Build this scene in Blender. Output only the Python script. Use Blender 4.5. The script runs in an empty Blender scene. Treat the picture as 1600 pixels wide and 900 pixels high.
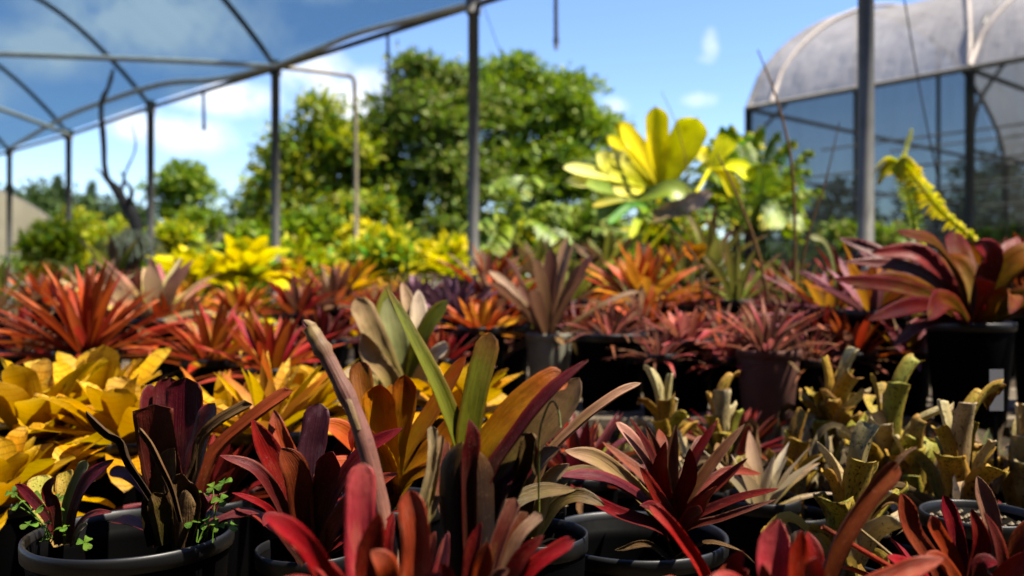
import bpy, math, random
import numpy as np
from mathutils import Vector

# ------------------------------------------------------------------ camera, sky, sun, exposure
scene = bpy.context.scene
COL = scene.collection
R = math.radians
F = 1400.0            # focal length in pixels of the 1600 px wide photograph
ZC = 0.62             # camera height above the gravel
cam_d = bpy.data.cameras.new("camera")
cam = bpy.data.objects.new("camera", cam_d); COL.objects.link(cam)
cam.location = (0, 0, ZC); cam.rotation_euler = (R(90), 0, 0)
cam_d.sensor_width = 36; cam_d.lens = 36 * F / 1600
cam_d.clip_start = 0.02; cam_d.clip_end = 3000
cam_d.dof.use_dof = True; cam_d.dof.focus_distance = 1.12; cam_d.dof.aperture_fstop = 3.5
scene.camera = cam

SUN_DIR = Vector((0.48, -0.15, 1.0)).normalized()     # towards the sun
sun_el = math.asin(SUN_DIR.z); sun_rot = math.atan2(SUN_DIR.x, SUN_DIR.y)
sun_d = bpy.data.lights.new("sun", 'SUN'); sun = bpy.data.objects.new("sun", sun_d); COL.objects.link(sun)
sun_d.energy = 5.0; sun_d.angle = R(0.5); sun_d.color = (1.0, 0.91, 0.76)
sun.rotation_euler = SUN_DIR.to_track_quat('Z', 'Y').to_euler()
sun.location = (6, -2, 12)

scene.view_settings.view_transform = 'Standard'
scene.view_settings.look = 'None'
scene.view_settings.gamma = 1.0
scene.view_settings.use_curve_mapping = False
scene.view_settings.exposure = 1.85
scene.cycles.max_bounces = 8
scene.cycles.transparent_max_bounces = 16
scene.cycles.sample_clamp_indirect = 6

world = bpy.data.worlds.new("World"); scene.world = world
world.use_nodes = True
wn = world.node_tree.nodes; wl = world.node_tree.links
wn.clear()
w_out = wn.new('ShaderNodeOutputWorld'); w_bg = wn.new('ShaderNodeBackground')
w_sky = wn.new('ShaderNodeTexSky'); w_sky.sky_type = 'NISHITA'; w_sky.sun_disc = False
w_sky.sun_elevation = sun_el; w_sky.sun_rotation = sun_rot
w_sky.air_density = 1.0; w_sky.dust_density = 0.25; w_sky.ozone_density = 3.0
w_bg.inputs['Strength'].default_value = 0.076
w_tc = wn.new('ShaderNodeTexCoord')

def wmath(op, a, b=None):
    n = wn.new('ShaderNodeMath'); n.operation = op
    for i, v in enumerate((a, b)):
        if v is None: continue
        if isinstance(v, (int, float)): n.inputs[i].default_value = v
        else: wl.new(v, n.inputs[i])
    return n.outputs[0]

# fair-weather clouds: soft masses at fixed directions of the sky, broken up by noise
w_noise = wn.new('ShaderNodeTexNoise'); w_noise.inputs['Scale'].default_value = 9
w_noise.inputs['Detail'].default_value = 7; w_noise.inputs['Roughness'].default_value = 0.6
wl.new(w_tc.outputs['Generated'], w_noise.inputs['Vector'])
CLOUDS = [  # azimuth px, height px, half width, half height, density
    (240, 30, 150, 55, 1.35), (70, 75, 75, 38, 1.2), (-40, 140, 60, 40, .8), (480, -30, 120, 30, .8), (360, 152, 70, 24, 1.05), (490, 112, 52, 36, 1.0), (540, 155, 72, 40, 1.1),
    (285, 212, 65, 26, .9), (215, 195, 45, 24, .85), (1110, 72, 15, 26, .5), (1104, 92, 18, 12, .42), (1090, 156, 30, 15, .48),
    (960, 165, 22, 14, .5), (1900, 0, 200, 80, 1.0), (-300, 60, 220, 90, 1.0), (700, -330, 260, 90, .9)]
w_fine = wn.new('ShaderNodeTexNoise'); w_fine.inputs['Scale'].default_value = 38
w_fine.inputs['Detail'].default_value = 6; w_fine.inputs['Roughness'].default_value = 0.65
wl.new(w_tc.outputs['Generated'], w_fine.inputs['Vector'])
w_break = wmath('ADD', wmath('MULTIPLY', w_noise.outputs['Fac'], .5), wmath('MULTIPLY', w_fine.outputs['Fac'], .5))
mask = None
for (u, v, a, b, k) in CLOUDS:
    c = Vector(((u - 800) / F, 1, (450 - v) / F)); s = 1 / c.length; c.normalize()
    side = Vector((c.y, -c.x, 0)).normalized(); up = side.cross(c)
    def axis(vec, half):
        d = wn.new('ShaderNodeVectorMath'); d.operation = 'DOT_PRODUCT'
        wl.new(w_tc.outputs['Generated'], d.inputs[0]); d.inputs[1].default_value = vec
        q = wmath('DIVIDE', wmath('SUBTRACT', d.outputs['Value'], vec.dot(c)), half / F * s)
        return wmath('MULTIPLY', q, q)
    r2 = wmath('ADD', axis(side, a), axis(up, b))
    g = wmath('MULTIPLY', wmath('POWER', 2.718, wmath('MULTIPLY', r2, -0.7)), k)
    mask = g if mask is None else wmath('MAXIMUM', mask, g)
w_mr = wn.new('ShaderNodeMapRange'); w_mr.inputs['From Min'].default_value = 0.2; w_mr.inputs['From Max'].default_value = 1.05
wl.new(wmath('ADD', mask, wmath('MULTIPLY', wmath('SUBTRACT', w_break, .52), wmath('ADD', wmath('MULTIPLY', mask, 3.2), .2))), w_mr.inputs['Value'])
w_mix = wn.new('ShaderNodeMix'); w_mix.data_type = 'RGBA'
wl.new(wmath('MULTIPLY', w_mr.outputs['Result'], .92), w_mix.inputs['Factor'])
w_hs = wn.new('ShaderNodeHueSaturation'); w_hs.inputs['Saturation'].default_value = 1.15; w_hs.inputs['Hue'].default_value = .513
wl.new(w_sky.outputs['Color'], w_hs.inputs['Color'])
wl.new(w_hs.outputs['Color'], w_mix.inputs['A'])
w_mix.inputs['B'].default_value = (6.0, 6.0, 6.1, 1)
wl.new(w_mix.outputs['Result'], w_bg.inputs['Color'])
wl.new(w_bg.outputs[0], w_out.inputs['Surface'])

# ------------------------------------------------------------------ helpers
def P(u, v, D):
    return Vector(((u - 800) / F * D, D, ZC - (v - 450) / F * D))

def hexc(h):
    h = h.lstrip('#'); c = [int(h[i:i + 2], 16) / 255 for i in (0, 2, 4)]
    return tuple(.56 * (x / 12.92 if x <= .04045 else ((x + .055) / 1.055) ** 2.4) for x in c) + (1,)   # shade in the picture -> base colour

def lerp(a, b, t): return a + (b - a) * t

class MB:
    """collects geometry for ONE mesh"""
    def __init__(self):
        self.v = []; self.f = []; self.a = []; self.m = []
    def add(self, verts, faces, attrs=None, mi=0):
        o = len(self.v)
        self.v.extend([tuple(x) for x in verts])
        self.a.extend(attrs if attrs is not None else [(.5, .5, .5)] * len(verts))
        self.f.extend([tuple(i + o for i in f) for f in faces])
        self.m.extend([mi] * len(faces))
    def build(self, name, mats, parent=None, smooth=True, origin=None):
        me = bpy.data.meshes.new(name)
        base = Vector((0, 0, 0))
        if parent is not None:
            p = parent
            while p is not None: base += p.location; p = p.parent
        elif origin is not None: base = Vector(origin)
        vs = np.array(self.v, dtype=float) - np.array(base)
        me.from_pydata(vs.tolist(), [], self.f)
        at = me.attributes.new("leafco", 'FLOAT_VECTOR', 'POINT')
        at.data.foreach_set('vector', np.array(self.a, dtype=np.float32).ravel())
        for m in (mats if isinstance(mats, (list, tuple)) else [mats]): me.materials.append(m)
        me.polygons.foreach_set('material_index', np.array(self.m, dtype=np.int32))
        me.polygons.foreach_set('use_smooth', [smooth] * len(me.polygons))
        me.update()
        o = bpy.data.objects.new(name, me); COL.objects.link(o)
        if parent is not None: o.parent = parent
        elif origin is not None: o.location = base
        return o
    # -- shapes
    def box(self, lo, hi, mi=0):
        x0, y0, z0 = lo; x1, y1, z1 = hi
        v = [(x0, y0, z0), (x1, y0, z0), (x1, y1, z0), (x0, y1, z0), (x0, y0, z1), (x1, y0, z1), (x1, y1, z1), (x0, y1, z1)]
        self.add(v, [(0, 3, 2, 1), (4, 5, 6, 7), (0, 1, 5, 4), (1, 2, 6, 5), (2, 3, 7, 6), (3, 0, 4, 7)], None, mi)
    def tube(self, pts, rad, n=8, mi=0, rnd=.5, cap=True):
        pts = [Vector(p) for p in pts]
        if not isinstance(rad, (list, tuple)): rad = [rad] * len(pts)
        vs = []; at = []; fs = []
        ref = Vector((0.31, 0.2, 0.93))
        for i, p in enumerate(pts):
            t = (pts[min(i + 1, len(pts) - 1)] - pts[max(i - 1, 0)]).normalized()
            if abs(t.dot(ref)) > .97: ref = Vector((.9, .1, .2))
            s = t.cross(ref).normalized(); b = t.cross(s)
            for k in range(n):
                an = 2 * math.pi * k / n
                vs.append(p + (s * math.cos(an) + b * math.sin(an)) * rad[i]); at.append((k / n, i / (len(pts) - 1), rnd))
        for i in range(len(pts) - 1):
            for k in range(n):
                k2 = (k + 1) % n
                fs.append((i * n + k, i * n + k2, (i + 1) * n + k2, (i + 1) * n + k))
        if cap:
            fs.append(tuple(range(n))); fs.append(tuple((len(pts) - 1) * n + k for k in reversed(range(n))))
        self.add(vs, fs, at, mi)
    def lathe(self, c, prof, n=40, mi=0, close=False):
        vs = []; fs = []
        for (r, z) in prof:
            for k in range(n):
                an = 2 * math.pi * k / n
                vs.append((c[0] + r * math.cos(an), c[1] + r * math.sin(an), c[2] + z))
        for i in range(len(prof) - 1):
            for k in range(n):
                k2 = (k + 1) % n
                fs.append((i * n + k, i * n + k2, (i + 1) * n + k2, (i + 1) * n + k))
        self.add(vs, fs, None, mi)
    def leaf(self, pts, w, hint, tip=.75, chan=.3, mi=0, rnd=.5, wav=0, wf=3.0, base_w=.75, nx=4, tw=0, thick=0.0, ragged=0, rng=random):
        """a blade along pts (dense); hint(t) or vector = where its upper face looks"""
        n = len(pts); vs = []; at = []; fs = []; cols = nx + 1
        ph = rng.random() * 6
        for i in range(n):
            t = i / (n - 1)
            T = (pts[min(i + 1, n - 1)] - pts[max(i - 1, 0)])
            if T.length < 1e-9: T = Vector((0, 0, 1))
            T.normalize()
            h = hint(t) if callable(hint) else hint
            S = T.cross(h)
            if S.length < 1e-6: S = T.cross(Vector((1, 0, 0)))
            S.normalize(); N = S.cross(T)
            if tw:
                a = tw * t; S, N = S * math.cos(a) + N * math.sin(a), N * math.cos(a) - S * math.sin(a)
            k = lerp(base_w, 1, min(1, t / .45) ** .8)
            if t > tip:
                q = (t - tip) / (1 - tip)
                k *= max(0.02, 1 - q ** 2.2) ** .6 * (1 - .25 * q * q) if tip >= .8 else max(0.015, 1 - q ** 1.7) ** .95
            hw = w * .5 * k
            ch = chan * lerp(1.5, .75, t)
            for j in range(cols):
                x = -1 + 2 * j / nx
                rg = 0
                if ragged and abs(x) == 1: rg = ragged * (rng.random() - .5) * hw
                wv = wav * w * math.sin(ph + t * wf * 6.28 + (1.5 if x > 0 else 0)) * abs(x) ** 1.5
                vs.append(pts[i] + S * (x * hw + rg) * (1 - .22 * ch * abs(x)) + N * (ch * hw * x * x + wv))
                at.append((j / nx, t, rnd))
        for i in range(n - 1):
            for j in range(nx):
                a = i * cols + j
                fs.append((a, a + 1, a + 1 + cols, a + cols))
        if thick:
            # a closed blade: the lower face follows a little below, meeting the upper one at the edges
            o = len(vs); low = []
            for i in range(n):
                for j in range(cols):
                    a = i * cols + j
                    p1 = vs[i * cols + max(j - 1, 0)]; p2 = vs[i * cols + min(j + 1, nx)]
                    q1 = vs[max(i - 1, 0) * cols + j]; q2 = vs[min(i + 1, n - 1) * cols + j]
                    nn = (p2 - p1).cross(q2 - q1)
                    if nn.length > 1e-12: nn.normalize()
                    x = -1 + 2 * j / nx
                    low.append(vs[a] - nn * thick * (1.02 - x * x) * (1 if i < n - 1 else .2))
            vs = vs + low; at = at + at
            for i in range(n - 1):
                for j in range(nx):
                    a = o + i * cols + j
                    fs.append((a, a + cols, a + 1 + cols, a + 1))
                a = i * cols; fs.append((a, a + cols, o + a + cols, o + a))
                a = i * cols + nx; fs.append((a, o + a, o + a + cols, a + cols))
        self.add(vs, fs, at, mi)

def dense(ctrl, n):
    """Catmull-Rom through the control points, n samples, denser near the tip"""
    c = [Vector(p) for p in ctrl]
    if len(c) == 2: c = [c[0], c[0].lerp(c[1], .5), c[1]]
    c = [c[0] * 2 - c[1]] + c + [c[-1] * 2 - c[-2]]
    m = len(c) - 3; out = []
    for i in range(n):
        s = i / (n - 1); s = 1 - (1 - s) ** 1.25
        x = s * m; k = min(int(x), m - 1); t = x - k
        p0, p1, p2, p3 = c[k:k + 4]
        out.append(.5 * ((2 * p1) + (p2 - p0) * t + (2 * p0 - 5 * p1 + 4 * p2 - p3) * t * t + (3 * p1 - p0 - 3 * p2 + p3) * t ** 3))
    return out

def tag(o, label, cat, group=None, kind=None):
    if label: o['label'] = label
    if cat: o['category'] = cat
    if group: o['group'] = group
    if kind: o['kind'] = kind
    return o

def thing(name, label, cat, loc, group=None):
    o = bpy.data.objects.new(name, None); COL.objects.link(o)
    o.location = loc; o.empty_display_size = .05
    return tag(o, label, cat, group)

# ------------------------------------------------------------------ materials
def newmat(name):
    m = bpy.data.materials.new(name); m.use_nodes = True
    nt = m.node_tree; nt.nodes.clear()
    out = nt.nodes.new('ShaderNodeOutputMaterial')
    return m, nt, nt.nodes, nt.links, out

class NT:
    """tiny node-graph helper"""
    def __init__(self, nt): self.n = nt.nodes; self.l = nt.links
    def put(self, sock, v):
        if hasattr(v, 'is_output'): self.l.new(v, sock)
        elif isinstance(v, tuple) and hasattr(sock.default_value, '__len__') and len(sock.default_value) == 3: sock.default_value = v[:3]
        else: sock.default_value = v
    def math(self, op, a, b=0.0, clamp=False):
        n = self.n.new('ShaderNodeMath'); n.operation = op; n.use_clamp = clamp
        self.put(n.inputs[0], a); self.put(n.inputs[1], b); return n.outputs[0]
    def mix(self, f, a, b, mode='MIX'):
        n = self.n.new('ShaderNodeMix'); n.data_type = 'RGBA'; n.blend_type = mode
        self.put(n.inputs['Factor'], f); self.put(n.inputs['A'], a); self.put(n.inputs['B'], b); return n.outputs['Result']
    def noise(self, vec, scale, detail=3, rough=.55):
        n = self.n.new('ShaderNodeTexNoise'); self.put(n.inputs['Scale'], scale)
        n.inputs['Detail'].default_value = detail; n.inputs['Roughness'].default_value = rough
        if vec is not None: self.l.new(vec, n.inputs['Vector'])
        return n.outputs['Fac']
    def range(self, v, a, b, c=0, d=1):
        n = self.n.new('ShaderNodeMapRange'); n.interpolation_type = 'SMOOTHSTEP'
        self.put(n.inputs[0], v)
        for i, x in enumerate((a, b, c, d)): n.inputs[1 + i].default_value = x
        return n.outputs[0]
    def vec(self, x, y, z):
        n = self.n.new('ShaderNodeCombineXYZ')
        for i, q in enumerate((x, y, z)): self.put(n.inputs[i], q)
        return n.outputs[0]
    def ramp(self, f, stops):
        n = self.n.new('ShaderNodeValToRGB'); cr = n.color_ramp
        while len(cr.elements) < len(stops): cr.elements.new(.5)
        for e, (p, c) in zip(cr.elements, stops): e.position = p; e.color = hexc(c) if isinstance(c, str) else c
        self.l.new(f, n.inputs[0]); return n.outputs[0]
    def bump(self, h, strength, dist=.002):
        n = self.n.new('ShaderNodeBump'); n.inputs['Strength'].default_value = strength; n.inputs['Distance'].default_value = dist
        self.l.new(h, n.inputs['Height']); return n.outputs[0]

def leafmat(name, stops, alt=None, var=.3, spot=None, band=None, edge=None, under=None, trans=.25, rough=.38, scale=30, mott=.22, spec=.18, val=.45, dry=0.0, satu=1.06, patch='#7a6a30', dustk=.3, gain=1.0):
    m, nt, N, L, out = newmat(name); g = NT(nt)
    a = N.new('ShaderNodeAttribute'); a.attribute_name = 'leafco'
    sp = N.new('ShaderNodeSeparateXYZ'); L.new(a.outputs['Vector'], sp.inputs[0])
    x, y, z = sp.outputs
    tc = N.new('ShaderNodeTexCoord').outputs['Object']
    n1 = g.noise(tc, scale, 4)
    yy = g.math('ADD', y, g.math('ADD', g.math('MULTIPLY', g.math('SUBTRACT', n1, .5), .5), g.math('MULTIPLY', g.math('SUBTRACT', z, .5), var)), True)
    col = g.ramp(yy, stops)
    z2 = g.math('FRACT', g.math('MULTIPLY', z, 7.13))
    if alt:
        col = g.mix(g.range(z2, .45, .9), col, g.ramp(yy, alt))
    # fine lengthwise streaks
    st = g.noise(g.vec(g.math('MULTIPLY', x, 26), g.math('MULTIPLY', y, 2.2), g.math('MULTIPLY', z, 40)), 1.0, 3)
    col = g.mix(mott, col, g.mix(1.0, col, g.ramp(st, [(.3, (.25, .25, .25, 1)), (.7, (1.5, 1.5, 1.5, 1))]), 'MULTIPLY'))
    big = g.noise(tc, scale * .35, 3)
    col = g.mix(mott * 1.4, col, g.mix(1.0, col, g.ramp(big, [(.32, (.35, .33, .3, 1)), (.65, (1.35, 1.3, 1.2, 1))]), 'MULTIPLY'))
    lc = g.vec(g.math('MULTIPLY', x, 2.2), g.math('MULTIPLY', y, 5.0), g.math('MULTIPLY', z, 90))
    pt = g.noise(lc, 1.0, 4, .6)
    col = g.mix(g.math('MULTIPLY', g.range(pt, .5, .72), .36), col, hexc(patch))
    col = g.mix(g.math('MULTIPLY', g.range(pt, .47, .33), .45), col, g.mix(1.0, col, (.35, .3, .26, 1), 'MULTIPLY'))
    dust = g.noise(tc, scale * 18, 2, .7)
    col = g.mix(g.math('MULTIPLY', g.range(dust, .64, .72), dustk), col, hexc('#b09a80'))
    if band:
        c, k, s = band
        wv = g.math('SINE', g.math('ADD', g.math('MULTIPLY', y, k), g.math('MULTIPLY', g.noise(tc, scale * .7, 2), 9)))
        col = g.mix(g.math('MULTIPLY', g.range(wv, .55, .95), s), col, hexc(c))
    if spot:
        c, k, th, s = spot
        sn = g.noise(g.vec(g.math('MULTIPLY', x, 5), g.math('MULTIPLY', y, 14), g.math('MULTIPLY', z, 60)), k, 3, .65)
        col = g.mix(g.math('MULTIPLY', g.range(sn, th, th + .07), s), col, hexc(c))
    if edge:
        c, s = edge
        ed = g.math('ABSOLUTE', g.math('SUBTRACT', x, .5))
        col = g.mix(g.math('MULTIPLY', g.range(ed, .3, .5), s), col, hexc(c))
    # withered tip
    tipf = g.math('MULTIPLY', g.range(g.math('ADD', y, g.math('MULTIPLY', n1, .06)), 1.0, 1.03), .8)
    col = g.mix(tipf, col, hexc('#6b4a2c'))
    geo = N.new('ShaderNodeNewGeometry')
    if under:
        col = g.mix(g.math('MULTIPLY', geo.outputs['Backfacing'], .7), col, hexc(under))
    hs = N.new('ShaderNodeHueSaturation'); g.put(hs.inputs['Color'], col)
    hs.inputs['Saturation'].default_value = satu
    g.put(hs.inputs['Value'], g.math('MULTIPLY', gain, g.math('ADD', 1 - val * .5, g.math('MULTIPLY', g.math('FRACT', g.math('MULTIPLY', z, 3.77)), val))))
    g.put(hs.inputs['Hue'], g.math('ADD', .494, g.math('MULTIPLY', z2, .03)))
    col = hs.outputs['Color']
    b = N.new('ShaderNodeBsdfPrincipled'); g.put(b.inputs['Base Color'], col)
    g.put(b.inputs['Roughness'], g.math('ADD', rough - .02, g.math('MULTIPLY', big, .3)))
    b.inputs['Specular IOR Level'].default_value = spec
    L.new(g.bump(g.math('ADD', st, g.math('ADD', g.math('MULTIPLY', n1, .6), g.math('MULTIPLY', pt, 1.2))), .6 + dry, .002), b.inputs['Normal'])
    t = N.new('ShaderNodeBsdfTranslucent'); g.put(t.inputs['Color'], col)
    mx = N.new('ShaderNodeMixShader'); mx.inputs[0].default_value = trans
    L.new(b.outputs[0], mx.inputs[1]); L.new(t.outputs[0], mx.inputs[2]); L.new(mx.outputs[0], out.inputs[0])
    return m

def plain(name, col, rough=.5, nscale=20, namt=.3, bump=.2, metal=0, spec=.5, col2=None, dist=.003, detail=5):
    m, nt, N, L, out = newmat(name); g = NT(nt)
    tc = N.new('ShaderNodeTexCoord').outputs['Object']
    n = g.noise(tc, nscale, detail, .6)
    c = hexc(col)
    c2 = hexc(col2) if col2 else tuple(x * .45 for x in c[:3]) + (1,)
    colr = g.mix(g.math('MULTIPLY', g.range(n, .35, .7), namt if not col2 else 1.0), c, c2)
    b = N.new('ShaderNodeBsdfPrincipled'); g.put(b.inputs['Base Color'], colr)
    g.put(b.inputs['Roughness'], g.math('ADD', rough - .1, g.math('MULTIPLY', n, .2)))
    b.inputs['Metallic'].default_value = metal; b.inputs['Specular IOR Level'].default_value = spec
    if bump: L.new(g.bump(n, bump, dist), b.inputs['Normal'])
    L.new(b.outputs[0], out.inputs[0]); return m

def netmat(name, through, cloth, opac, rough=.8, threads=60, trl=.3, wrinkle=0):
    """woven shade cloth or film: lets part of the light straight through, scatters the rest"""
    m, nt, N, L, out = newmat(name); g = NT(nt)
    tc = N.new('ShaderNodeTexCoord').outputs['Object']
    a = N.new('ShaderNodeAttribute'); a.attribute_name = 'leafco'
    sp = N.new('ShaderNodeSeparateXYZ'); L.new(a.outputs['Vector'], sp.inputs[0])
    big = g.noise(tc, 1.3, 4)
    lines = g.noise(g.vec(g.math('MULTIPLY', sp.outputs[0], threads), g.math('MULTIPLY', sp.outputs[1], 3.0), 0.0), 1.0, 2)
    d = N.new('ShaderNodeBsdfDiffuse'); g.put(d.inputs[0], g.mix(g.range(big, .3, .7), hexc(cloth), tuple(x * .7 for x in hexc(cloth)[:3]) + (1,)))
    tl = N.new('ShaderNodeBsdfTranslucent'); tl.inputs[0].default_value = hexc(cloth)
    t = N.new('ShaderNodeBsdfTransparent'); t.inputs[0].default_value = through
    if wrinkle:
        wr = g.noise(g.vec(g.math('MULTIPLY', sp.outputs[0], 9.0), g.math('MULTIPLY', sp.outputs[1], 2.5), 0.0), 1.0, 5, .65)
        bn = g.bump(g.math('ADD', wr, g.math('MULTIPLY', big, .5)), wrinkle * .8, .16)
        L.new(bn, d.inputs['Normal']); L.new(bn, tl.inputs['Normal'])
    mx0 = N.new('ShaderNodeMixShader'); mx0.inputs[0].default_value = trl
    L.new(d.outputs[0], mx0.inputs[1]); L.new(tl.outputs[0], mx0.inputs[2])
    mx = N.new('ShaderNodeMixShader')
    g.put(mx.inputs[0], g.math('ADD', g.math('ADD', opac - .14, g.math('MULTIPLY', lines, .22)), g.math('MULTIPLY', big, .08), True))
    L.new(t.outputs[0], mx.inputs[1]); L.new(mx0.outputs[0], mx.inputs[2]); L.new(mx.outputs[0], out.inputs[0])
    return m

M = {}
M['pot'] = plain('black_plastic', '#070708', .6, 14, .5, .12, spec=.02)
M['rim'] = plain('black_plastic_rim', '#131416', .45, 30, .5, .12, spec=.35)
M['terracotta'] = plain('terracotta', '#5f2f1d', .75, 18, .5, .15)
M['palepot'] = plain('weathered_plastic', '#8c8a78', .6, 14, .4, .1)
M['soil'] = plain('potting_soil', '#15100b', .95, 70, .6, 1.0, dist=.01, spec=.03)
M['gravel'] = plain('gravel_ground', '#4a3e2c', .9, 38, .75, 1.0, dist=.02, spec=.15)
M['pebble'] = plain('pebbles', '#857457', .8, 9, .6, .3)
M['wood'] = plain('weathered_wood', '#75664f', .8, 16, .6, .4)
M['galv'] = plain('galvanised_pipe', '#727068', .55, 9, .6, .25, metal=.25)
M['dullpipe'] = plain('dull_yellowed_pipe', '#958868', .6, 10, .5, .15)
M['strapcloth'] = plain('roof_strap_cloth', '#a59a92', .7, 12, .4, .1)
M['paintpipe'] = plain('pale_pipe', '#f2ead8', .5, 12, .4, .1)
M['darkpipe'] = plain('dark_steel', '#3c3c3d', .5, 10, .4, .1, metal=.4)
M['strap'] = plain('dark_strap', '#26384f', .7, 20, .3, .1)
M['bark'] = plain('bark', '#4a3a2b', .9, 14, .6, .8, dist=.02)
M['deadwood'] = plain('dead_wood', '#4d3a2c', .9, 18, .6, .8, dist=.01)
M['blockerwood'] = plain('blocker_boards', '#2a241d', .85, 10, .5, .3)  # only for the added skylight screen behind the camera
M['label'] = plain('label_plastic', '#85858a', .5, 20, .1, .05)
M['net'] = netmat('blue_shade_cloth', (.29, .40, .49, 1), '#5f8aa4', .42, threads=260)
M['gh_roof'] = netmat('grey_shade_cloth', (.75, .75, .78, 1), '#bfbcbd', .84, threads=200, trl=.3, wrinkle=1.0)
M['gh_wall'] = netmat('dark_shade_cloth', (.62, .67, .68, 1), '#8a8676', .38, threads=200, trl=.6)
M['film'] = netmat('tunnel_film', (.9, .9, .85, 1), '#c4bda4', .92, threads=30)

LM = {}
def lm(key, *a, **k): LM[key] = leafmat(key + '_leaf', *a, **k)
lm('maroon', [(0, '#4a3018'), (.25, '#43121a'), (.7, '#5e1622'), (1, '#6d1c2a')], under='#581a22', trans=.22, rough=.36, edge=('#8a3a36', .5), spec=.3, patch='#7a4038')
lm('darkred', [(0, '#3a2013'), (.3, '#5c1718'), (.7, '#8a2024'), (1, '#9a2c30')], alt=[(0, '#3a2013'), (.3, '#70201c'), (1, '#a84038')], under='#7c2a2a', trans=.3, spot=('#b0605a', 2.2, .62, .5), edge=('#4a1216', .4), patch='#8a4a2c')
lm('pinkred', [(0, '#6a2a1c'), (.2, '#a02c30'), (.65, '#c34a4e'), (1, '#d8746e')], alt=[(0, '#8a3020'), (.3, '#b02a34'), (1, '#c04048')], under='#b85a58', trans=.36, rough=.36, spec=.3, edge=('#8c2028', .35), patch='#d89078', satu=1.05, gain=1.3)
lm('scarlet', [(0, '#6a3420'), (.3, '#9a2828'), (.8, '#a82c30'), (1, '#b04848')], under='#a04434', trans=.36, rough=.34, patch='#a85040')
lm('brownred', [(0, '#3e2c16'), (.35, '#5a2a1e'), (.7, '#7a3a30'), (1, '#a06a58')], alt=[(0, '#4a4020'), (.4, '#6a4026'), (1, '#8a5a48')], under='#7a5044', trans=.32, edge=('#b08a76', .3), patch='#8a6a34')
lm('olive', [(0, '#6a6420'), (.4, '#8a8a2a'), (.8, '#8c9034'), (1, '#94683a')], under='#8a8a40', trans=.48, edge=('#8a5a26', .55), rough=.36, patch='#8a8030')
lm('orangeolive', [(0, '#8a7a20'), (.3, '#a4701e'), (.7, '#b85c26'), (1, '#a04a2c')], under='#a06a34', trans=.48, edge=('#8a3a26', .4), rough=.36, patch='#a08030')
lm('plum', [(0, '#3a1c16'), (.4, '#4c1420'), (1, '#5e1a26')], under='#5a3030', trans=.15, edge=('#7a2430', .5), rough=.3, patch='#6a3a30')
lm('brownolive', [(0, '#3a3214'), (.4, '#5a4424'), (1, '#7a5a40')], under='#84604a', trans=.2, edge=('#3a2018', .3))
lm('palepink', [(0, '#7c6a38'), (.4, '#8a5a4a'), (.8, '#b07a6c'), (1, '#c49484')], under='#a87468', trans=.2)
lm('yellow', [(0, '#a07c1e'), (.3, '#d0921e'), (.75, '#e4a42a'), (1, '#ecc05c')], alt=[(0, '#b08420'), (.4, '#cc8a14'), (1, '#dc9c2c')], under='#c09434', trans=.45, band=('#8f5a14', 70, .5), spot=('#9a5a20', 2.0, .6, .6), rough=.4, patch='#b8982c', gain=1.2)
lm('yelloworange', [(0, '#8a7a1c'), (.3, '#c8921c'), (.7, '#d4862a'), (1, '#c86a34')], alt=[(0, '#8a6a20'), (.4, '#b85a26'), (1, '#b84a30')], under='#b87a40', trans=.35, patch='#c8a83a', gain=1.15)
lm('orange', [(0, '#5a2616'), (.3, '#a83c20'), (.7, '#c45a34'), (1, '#cc7a5c')], alt=[(0, '#5a2616'), (.3, '#a82c22'), (1, '#c85a50')], under='#a84a34', trans=.3, patch='#c07a34', gain=1.12)
lm('redyellow', [(0, '#a8801e'), (.35, '#c48a20'), (.6, '#b8382c'), (1, '#a82430')], alt=[(0, '#8a4a1c'), (.3, '#a82c24'), (1, '#b83a40')], under='#a05030', trans=.3, patch='#c8a03a')
lm('purple', [(0, '#30182a'), (.4, '#3c1a2e'), (.75, '#6a4056'), (1, '#a8869a')], alt=[(0, '#30182a'), (.5, '#341426'), (1, '#5a2a40')], under='#7a5a6a', trans=.15, patch='#8a6a78')
lm('browntall', [(0, '#5a4a28'), (.4, '#6a4430'), (.8, '#704840'), (1, '#805c58')], alt=[(0, '#6a5a30'), (.5, '#8a6048'), (1, '#a88070')], under='#906854', trans=.25)
lm('greendark', [(0, '#7a8a28'), (.5, '#7c7c2a'), (.8, '#6a3a2a'), (1, '#2a1416')], alt=[(0, '#8a8a30'), (.6, '#8a6a30'), (1, '#6a3030')], under='#7a7a40', trans=.3)
lm('pinksmall', [(0, '#7a4a30'), (.4, '#a8404a'), (.8, '#c85a64'), (1, '#d88a88')], alt=[(0, '#8a5030'), (.5, '#b83428'), (1, '#c04a3a')], under='#b87068', trans=.3, patch='#c88a5a')
lm('thinpink', [(0, '#6a5a34'), (.4, '#7a4a3c'), (1, '#a8705c')], alt=[(0, '#7a6a34'), (.5, '#7a3228'), (1, '#8a4a3a')], under='#8a6058', trans=.25)
lm('bigred', [(0, '#4c4c16'), (.3, '#5c3e14'), (.6, '#5e1c12'), (1, '#520f14')], alt=[(0, '#605a1c'), (.4, '#94601a'), (.8, '#8a3018'), (1, '#6a1820')], under='#5e2c1c', trans=.4, edge=('#6a1424', .6), dustk=.06, spec=.08, patch='#7a6a24')
lm('mauve', [(0, '#6a5a30'), (.4, '#8a4a58'), (1, '#a87086')], under='#94606e', trans=.25, patch='#9a7a60')
lm('palewide', [(0, '#a09a38'), (.35, '#b8a44a'), (.7, '#c08a74'), (1, '#c8707a')], alt=[(0, '#a89a40'), (.5, '#c8b470'), (1, '#dcc4a4')], under='#c49a84', trans=.35, patch='#c8b070')
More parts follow.
